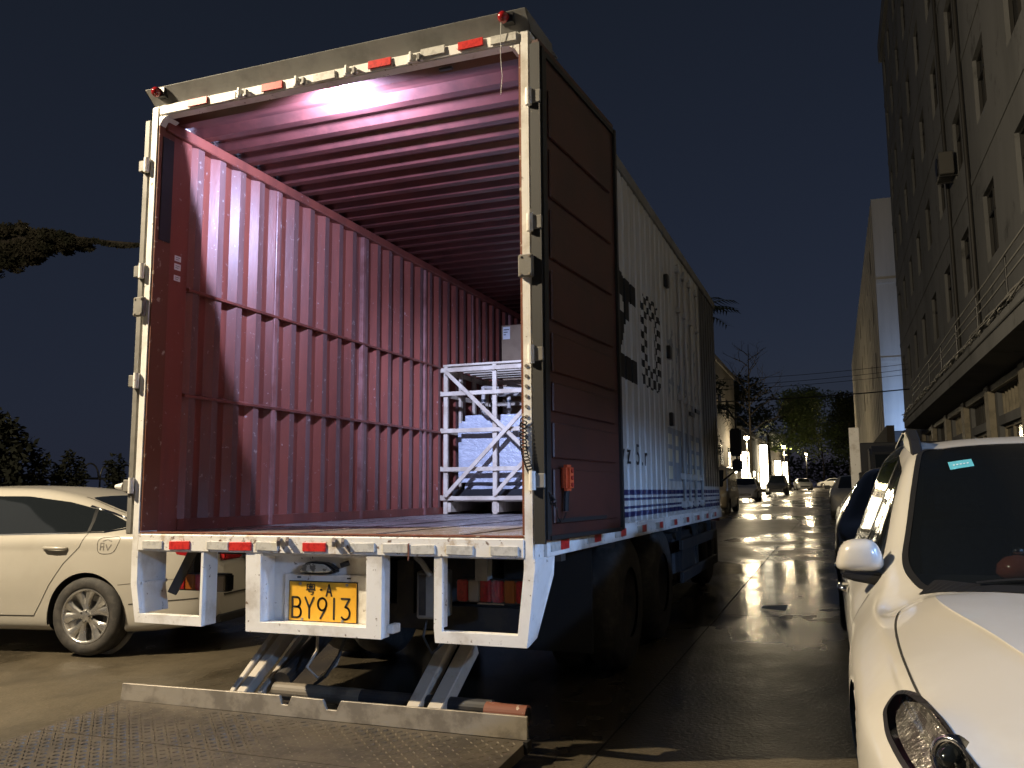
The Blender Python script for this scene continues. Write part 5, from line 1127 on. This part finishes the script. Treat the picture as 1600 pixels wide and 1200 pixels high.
# street lamps in view
GLOB = mat('lamp_glow', (1, .9, .75), .3, emit=(1, .82, .52), estr=90)
def street_lamp(x, y, h, r, label, w, inview=True):
    g_ = gz(x, y); o = empty('street_lamp', (x, y, g_), label, 'street lamp', 'street lamps along the street')
    MB().tube([(x, y, g_), (x, y, g_+h*.5), (x, y, g_+h)], .08, 10, .05).build('pole', IRON, o, smooth=True); MB().cyl((x, y, g_), (x, y, g_+.4), .14, 12).build('base', IRON, o)
    hd_ = MB().lathe([(.02, .28), (r*1.3, .16), (r*1.4, .10), (r, .08)], (x, y, g_+h), (0, 0, 1), 18).build('lamp_head', IRON, o, smooth=True)
    bm = bmesh.new(); bmesh.ops.create_uvsphere(bm, u_segments=14, v_segments=8, radius=r); me = bpy.data.meshes.new('bulb'); bm.to_mesh(me); bm.free(); me.materials.append(GLOB)
    b_ = link('bulb', me, o); b_.location = (0, 0, h); 
    pd = bpy.data.lights.new('lamp', 'POINT'); pd.energy = w; pd.color = (1, .80, .50); pd.shadow_soft_size = r*1.5; p_ = bpy.data.objects.new('lamp_light', pd); COL.objects.link(p_); p_.parent = o; p_.location = (0, 0, h-r-.25); return o
street_lamp(-3.1, 70, 4.95, .2, 'bright street lamp nearest, above the white crossover', 900)
street_lamp(-2.4, 112, 5.6, .2, 'second street lamp farther along, beside the green lit tree', 2600)
street_lamp(-.4, 135, 5.2, .2, 'farthest street lamp before the trees at the street end', 1800)

# key street lamp behind the camera on the left
kl = empty('street_lamp', (KEY_POS.x-1.2, KEY_POS.y-.6, 0), 'tall street lamp left of the camera that lights the truck', 'street lamp')
MB().tube([(KEY_POS.x-1.2, KEY_POS.y-.6, 0), (KEY_POS.x-1.2, KEY_POS.y-.6, 7.1), (KEY_POS.x-1.0, KEY_POS.y-.5, 7.5), (KEY_POS.x-.15, KEY_POS.y-.07, 7.62)], .06, 10).build('pole', IRON, kl, smooth=True)
MB().box(KEY_POS.x-.22, KEY_POS.x+.22, KEY_POS.y-.12, KEY_POS.y+.12, 7.5, 7.6).build('lamp_head', IRON, kl, bevel=.02)
MB().box(KEY_POS.x-.16, KEY_POS.x+.16, KEY_POS.y-.08, KEY_POS.y+.08, 7.485, 7.499).build('lamp_lens', mat('warm_lens_glow', (1, .8, .5), .3, emit=(1, .78, .48), estr=40), kl)
pd = bpy.data.lights.new('key', 'POINT'); pd.energy = KEY_W; pd.color = (1, .83, .58); pd.shadow_soft_size = .09; p_ = bpy.data.objects.new('lamp_light', pd); COL.objects.link(p_); p_.parent = kl; p_.location = KEY_POS-kl.location

# overhead wires
for k, (z, s, r_) in enumerate(((6.05, .22, .03), (6.75, .3, .012), (7.0, .35, .012), (7.25, .3, .012))):
    pts = [(-8+15.2*t, 40, z-s*4*t*(1-t)) for t in [i/20 for i in range(21)]]
    o = MB().tube(pts, r_, 5).build('overhead_wire', IRON); tag(o, ('thick black cable sagging across the street', 'lowest thin wire above the thick cable', 'middle thin wire across the street', 'topmost thin wire across the street')[k], 'wire', 'wires strung across the street')

# ================================================================ vegetation and fence
def leaf_cloud(mb, c, rad, n, size, rnd, squash=1.0, hollow=.35):
    c = Vector(c)
    for _ in range(n):
        d = Vector((rnd.gauss(0, 1), rnd.gauss(0, 1), rnd.gauss(0, 1))).normalized()*rad*(hollow+(1-hollow)*rnd.random()**.6); d.z *= squash
        p = c+d; a = Vector((rnd.gauss(0, 1), rnd.gauss(0, 1), rnd.gauss(0, .6))).normalized(); b = a.orthogonal().normalized(); s = size*rnd.uniform(.6, 1.4)
        mb.add([p-a*s, p+b*s*.4, p+a*s, p-b*s*.4], [(0, 1, 2, 3)])
def branchy(mb, p, d, ln, r_, depth, rnd, tips, up=.15):
    q = p+d*ln; mid = p.lerp(q, .5)+Vector((rnd.uniform(-1, 1), rnd.uniform(-1, 1), rnd.uniform(-.3, .6)))*ln*.06; mb.tube([p, mid, q], r_, 6, r_*.65)
    if depth == 0: tips.append(q); return
    for k in range(rnd.choice((2, 3, 3))):
        e = (d+Vector((rnd.uniform(-1, 1), rnd.uniform(-1, 1), rnd.uniform(-.2, .7)+up))*.75).normalized(); branchy(mb, q if k else p.lerp(q, .85), e, ln*rnd.uniform(.62, .85), r_*.62, depth-1, rnd, tips, up)
def tree(name, label, x, y, h, crown, n, size, m, seed, group, trunk=.16, spread=1.0, depth=3):
    rnd = random.Random(seed); g_ = gz(x, y); o = empty(name, (x, y, g_), label, 'tree', group); mb = MB(); tips = []
    branchy(mb, Vector((x, y, g_-.1)), Vector((rnd.uniform(-.06, .06), rnd.uniform(-.06, .06), 1)).normalized(), h*.42, trunk, depth, rnd, tips); mb.build('trunk', BARK, o, smooth=True)
    lb = MB(); cs = [Vector((x+rnd.uniform(-1, 1)*crown*.7*spread, y+rnd.uniform(-1, 1)*crown*.7, g_+h*.62+rnd.uniform(-.5, .7)*h*.30)) for _ in range(14)]+tips[:16]
    per = max(20, n//len(cs))
    for c_ in cs: leaf_cloud(lb, c_, crown*rnd.uniform(.28, .5), per, size, rnd, .75)
    lb.build('crown', m, o, recalc=False); return o
G = 'trees at the far end of the street'
tree('street_tree', 'green tree lit from below beside the far street lamp', -1.6, 108, 11, 4.6, 6000, .22, LEAF, 3, G)
tree('street_tree', 'broad dark tree behind the bare tree on the left kerb', -6.5, 95, 13, 5, 5500, .25, LEAFD, 4, G)
tree('street_tree', 'dense tree closing the middle of the street end', 1.5, 160, 15, 6.5, 6500, .3, LEAF, 5, G)
tree('street_tree', 'dense tree behind the far crosswise white car', 7.5, 172, 13, 6.5, 6500, .3, LEAF, 6, G)
tree('street_tree', 'dark tree just left of the far block', 6.0, 128, 12.5, 4.0, 5000, .26, LEAFD, 8, G)
tree('street_tree', 'tree partly hidden by the cab of the box truck', -6.5, 56, 8.0, 3.0, 3500, .18, LEAFD, 9, G)
hg = MB(); rnd = random.Random(5)
for k in range(46): leaf_cloud(hg, (-26+1.6*k, 186+rnd.uniform(-3, 3), 3.4+rnd.uniform(0, 4)), 2.8, 200, .4, rnd)
tag(hg.build('far_woodland', LEAFD, None, recalc=False), 'dark mass of woodland closing the street end', 'woodland', kind='stuff')
# bare tree
rnd = random.Random(21); bt = empty('bare_tree', (-3.2, 75, gz(-3, 75)), 'leafless tree with thin spreading branches above the left kerb', 'tree'); mb = MB(); tips = []
def bare(p, d, ln, r_, depth):
    q = p+d*ln; mb.tube([p, p.lerp(q, .5)+Vector((rnd.uniform(-.1, .1), rnd.uniform(-.1, .1), .05))*ln, q], r_, 6, r_*.6)
    if depth == 0: return
    for k in range(3 if depth > 2 else 2):
        bare(p.lerp(q, rnd.uniform(.55, 1)), (d*.7+Vector((rnd.uniform(-1, 1), rnd.uniform(-1, 1), rnd.uniform(.0, .6)))).normalized(), ln*rnd.uniform(.5, .75), r_*.52, depth-1)
g_ = gz(-3, 75); mb.tube([(-3.2, 75, g_-.1), (-3.25, 75, 5), (-3.2, 75, 9), (-3.15, 75, 12), (-3.1, 75, 14.5)], .13, 8, .02)
for k in range(15):
    z = 6.5+.5*k; a = k*2.4; bare(Vector((-3.2, 75, z)), Vector((math.cos(a), math.sin(a)*.6, .55)).normalized(), 3.0*(1-.045*k), .042, 3)
mb.build('trunk', BARK, bt, smooth=True)
# palm near the cab
def palm(name, label, x, y, h, n, ln, seed, m, droop=1.0):
    rnd = random.Random(seed); g_ = gz(x, y); o = empty(name, (x, y, g_), label, 'tree'); MB().tube([(x, y, g_-.1), (x+.1, y, g_+h*.5), (x, y, g_+h)], .16, 10, .12).build('trunk', BARK, o, smooth=True); mb = MB()
    for k in range(n):
        a = 2*math.pi*k/n+rnd.uniform(-.2, .2); e0 = rnd.uniform(.1, .9); d = Vector((math.cos(a), math.sin(a), 0)); P = []
        for i in range(13): t = i/12; P.append(Vector((x, y, g_+h))+d*ln*t*(1-.12*t)+Vector((0, 0, e0*ln*.7*t-droop*ln*.75*t*t)))
        mb.tube(P, .02, 4, .005)
        for i in range(2, 13):
            for s in (-1, 1):
                sd_ = Vector((-d.y, d.x, 0))*s; l2 = ln*.26*(1-.5*abs(i/12-.45)); tip = P[i]+sd_*l2*.8+d*l2*.5+Vector((0, 0, -l2*.35)); w_ = d*.035; mb.add([P[i]-w_, P[i]+w_, tip], [(0, 1, 2)])
    mb.build('crown', m, o, recalc=False); return o
palm('palm_tree', 'palm with drooping fronds beside the cab mirror', -2.9, 46, 5.4, 22, 2.6, 2, LEAFD)
palm('palm_tree', 'dark palm whose fronds stick out above the front corner of the cargo box', -.35, 22.5, 6.4, 20, 1.7, 5, LEAFD, .55)
palm('palm_tree', 'far palm with lit fronds above the tall light column', -3.2, 96, 6.6, 20, 2.4, 7, LEAF)
# overhanging tree at the left edge
rnd = random.Random(12); ot = empty('overhanging_tree', (-20.5, 11.0, 0), 'dark tree reaching in at the left edge above the fence', 'tree'); mb = MB()
mb.tube([(-20.5, 11, -.1), (-20.3, 11, 4), (-19.6, 11.3, 6.4), (-18.2, 11.8, 7.6), (-16.2, 12, 8.1), (-14.5, 12, 7.95), (-13.2, 12, 7.7), (-11.6, 12, 7.45)], .28, 8, .015); mb.tube([(-20.2, 11, 5), (-20.8, 10.5, 8), (-21, 10, 10)], .16, 7, .05); mb.build('trunk', BARK, ot, smooth=True); lb = MB()
for i in range(150):
    t = rnd.random(); x_ = -18.6+4.6*t; zt_ = 8.62-.75*max(0, t-.45)/.55; zb_ = 7.0+.75*t
    leaf_cloud(lb, (x_, 12+rnd.uniform(-.5, .5), zb_+(zt_-zb_)*(.1+.8*rnd.random())), .36-.22*t, int(300-160*t), .06, rnd, .7, .1)
for i in range(26):
    t = i/25; leaf_cloud(lb, (-14.2+2.4*t, 12, 7.82-.36*t+.05*math.sin(7*t)), .14-.07*t, 70, .045, rnd, .6, .1)
leaf_cloud(lb, (-20.6, 10, 9.2), 1.6, 900, .07, rnd)
lb.build('crown', LEAFBR, ot, recalc=False)
# iron fence with arches on a low wall, and plants
FA, FB = Vector((-9.4, -2, 0)), Vector((-9.0, 24, 0)); fl = (FB-FA).length; fd = (FB-FA).normalized()
lw_ = tag(MB().bar(FA+Vector((0, 0, .4)), FB+Vector((0, 0, .4)), .24, .8).build('low_wall', mat('low_wall_render', (.16, .14, .11), .85)), 'low rendered wall under the iron fence left of the sedan', 'wall')
fe = empty('iron_fence', (-9.2, 8, .8), 'black iron fence with round arches along its top behind the sedan', 'fence'); 
MB().bar(FA+Vector((0, 0, 1.0)), FB+Vector((0, 0, 1.0)), .03, .04).build('fence_rail', IRON, fe); MB().bar(FA+Vector((0, 0, 1.68)), FB+Vector((0, 0, 1.68)), .03, .04).build('fence_rail', IRON, fe)
k = 0
while k*.42 < fl-.5:
    p = FA+fd*(k*.42); MB().tube([p+fd*(.19-.19*math.cos(a))+Vector((0, 0, 1.70+.26*math.sin(a))) for a in [math.pi*i/10 for i in range(11)]], .016, 5).build('fence_arch', IRON, fe, smooth=True)
    MB().bar(p+Vector((0, 0, .8)), p+Vector((0, 0, 1.70)), .022, .022).build('fence_bar', IRON, fe); k += 1
def cactus(x, y, h, kind, label, seed):
    rnd = random.Random(seed); o = empty('fence_plant', (x, y, .8), label, 'plant', 'plants along the iron fence'); mb = MB()
    if kind == 'bush':
        for i in range(14): leaf_cloud(mb, (x+rnd.uniform(-.22, .22), y+rnd.uniform(-.3, .3), .8+h*(.12+.80*i/14)), .42*(1-.25*abs(i/14-.6)), 170, .07, rnd, .8)
    elif kind == 'cone':
        for i in range(8): leaf_cloud(mb, (x, y+rnd.uniform(-.05, .05), .8+h*(.1+.85*i/8)), .20, 110, .05, rnd, 1.1)
    else:
        for c_ in range(4):
            yy = y+(-.22, -.05, .12, .25)[c_]; hh = h*(.8, 1, .72, .9)[c_]
            for i in range(9): leaf_cloud(mb, (x+rnd.uniform(-.05, .05), yy+rnd.uniform(-.04, .04), .8+hh*(.08+.9*i/9)), .12, 60, .045, rnd, 1.1)
    mb.build('foliage', LEAFB, o, recalc=False); MB().tube([(x, y, .78), (x, y, .8+h*.5)], .03, 6, .015).build('stem', BARK, o)
    MB().lathe([(.0, 0), (.11, 0), (.16, .20), (.17, .21), (.15, .21)], (x, y, .802), (0, 0, 1), 14).build('pot', mat('dark_pot', (.05, .04, .035), .7), o)
cactus(-9.12, 6.45, 2.0, 'bush', 'tallest bushy plant at the far left of the iron fence', 1)
cactus(-9.1, 7.02, 1.40, 'cone', 'narrow plant right of the tallest bush by the fence', 2)
cactus(-9.08, 7.62, 1.45, 'multi', 'plant with several upright stems in the middle of the fence', 3)
cactus(-9.0, 8.62, 1.35, 'cone', 'upright plant on the fence nearest the truck', 4)
cactus(-9.05, 5.2, 1.5, 'multi', 'many-stemmed plant left of the tallest bush', 6)

# small things on the ground
g6 = gz(3.1, 5.35)
lt = tag(MB().add([(2.98, 5.42, g6+.006), (3.23, 5.24, g6+.012), (3.25, 5.40, g6+.05), (3.0, 5.50, g6+.02), (2.98, 5.42, g6+.010), (3.23, 5.24, g6+.016), (3.25, 5.40, g6+.054), (3.0, 5.50, g6+.024)], [(0, 1, 2, 3), (7, 6, 5, 4), (0, 4, 5, 1), (1, 5, 6, 2), (2, 6, 7, 3), (3, 7, 4, 0)]).build('paper_scrap', PAPER), 'crumpled scrap of pale paper lying on the wet road right of the truck', 'litter')
S.render.engine = 'CYCLES'
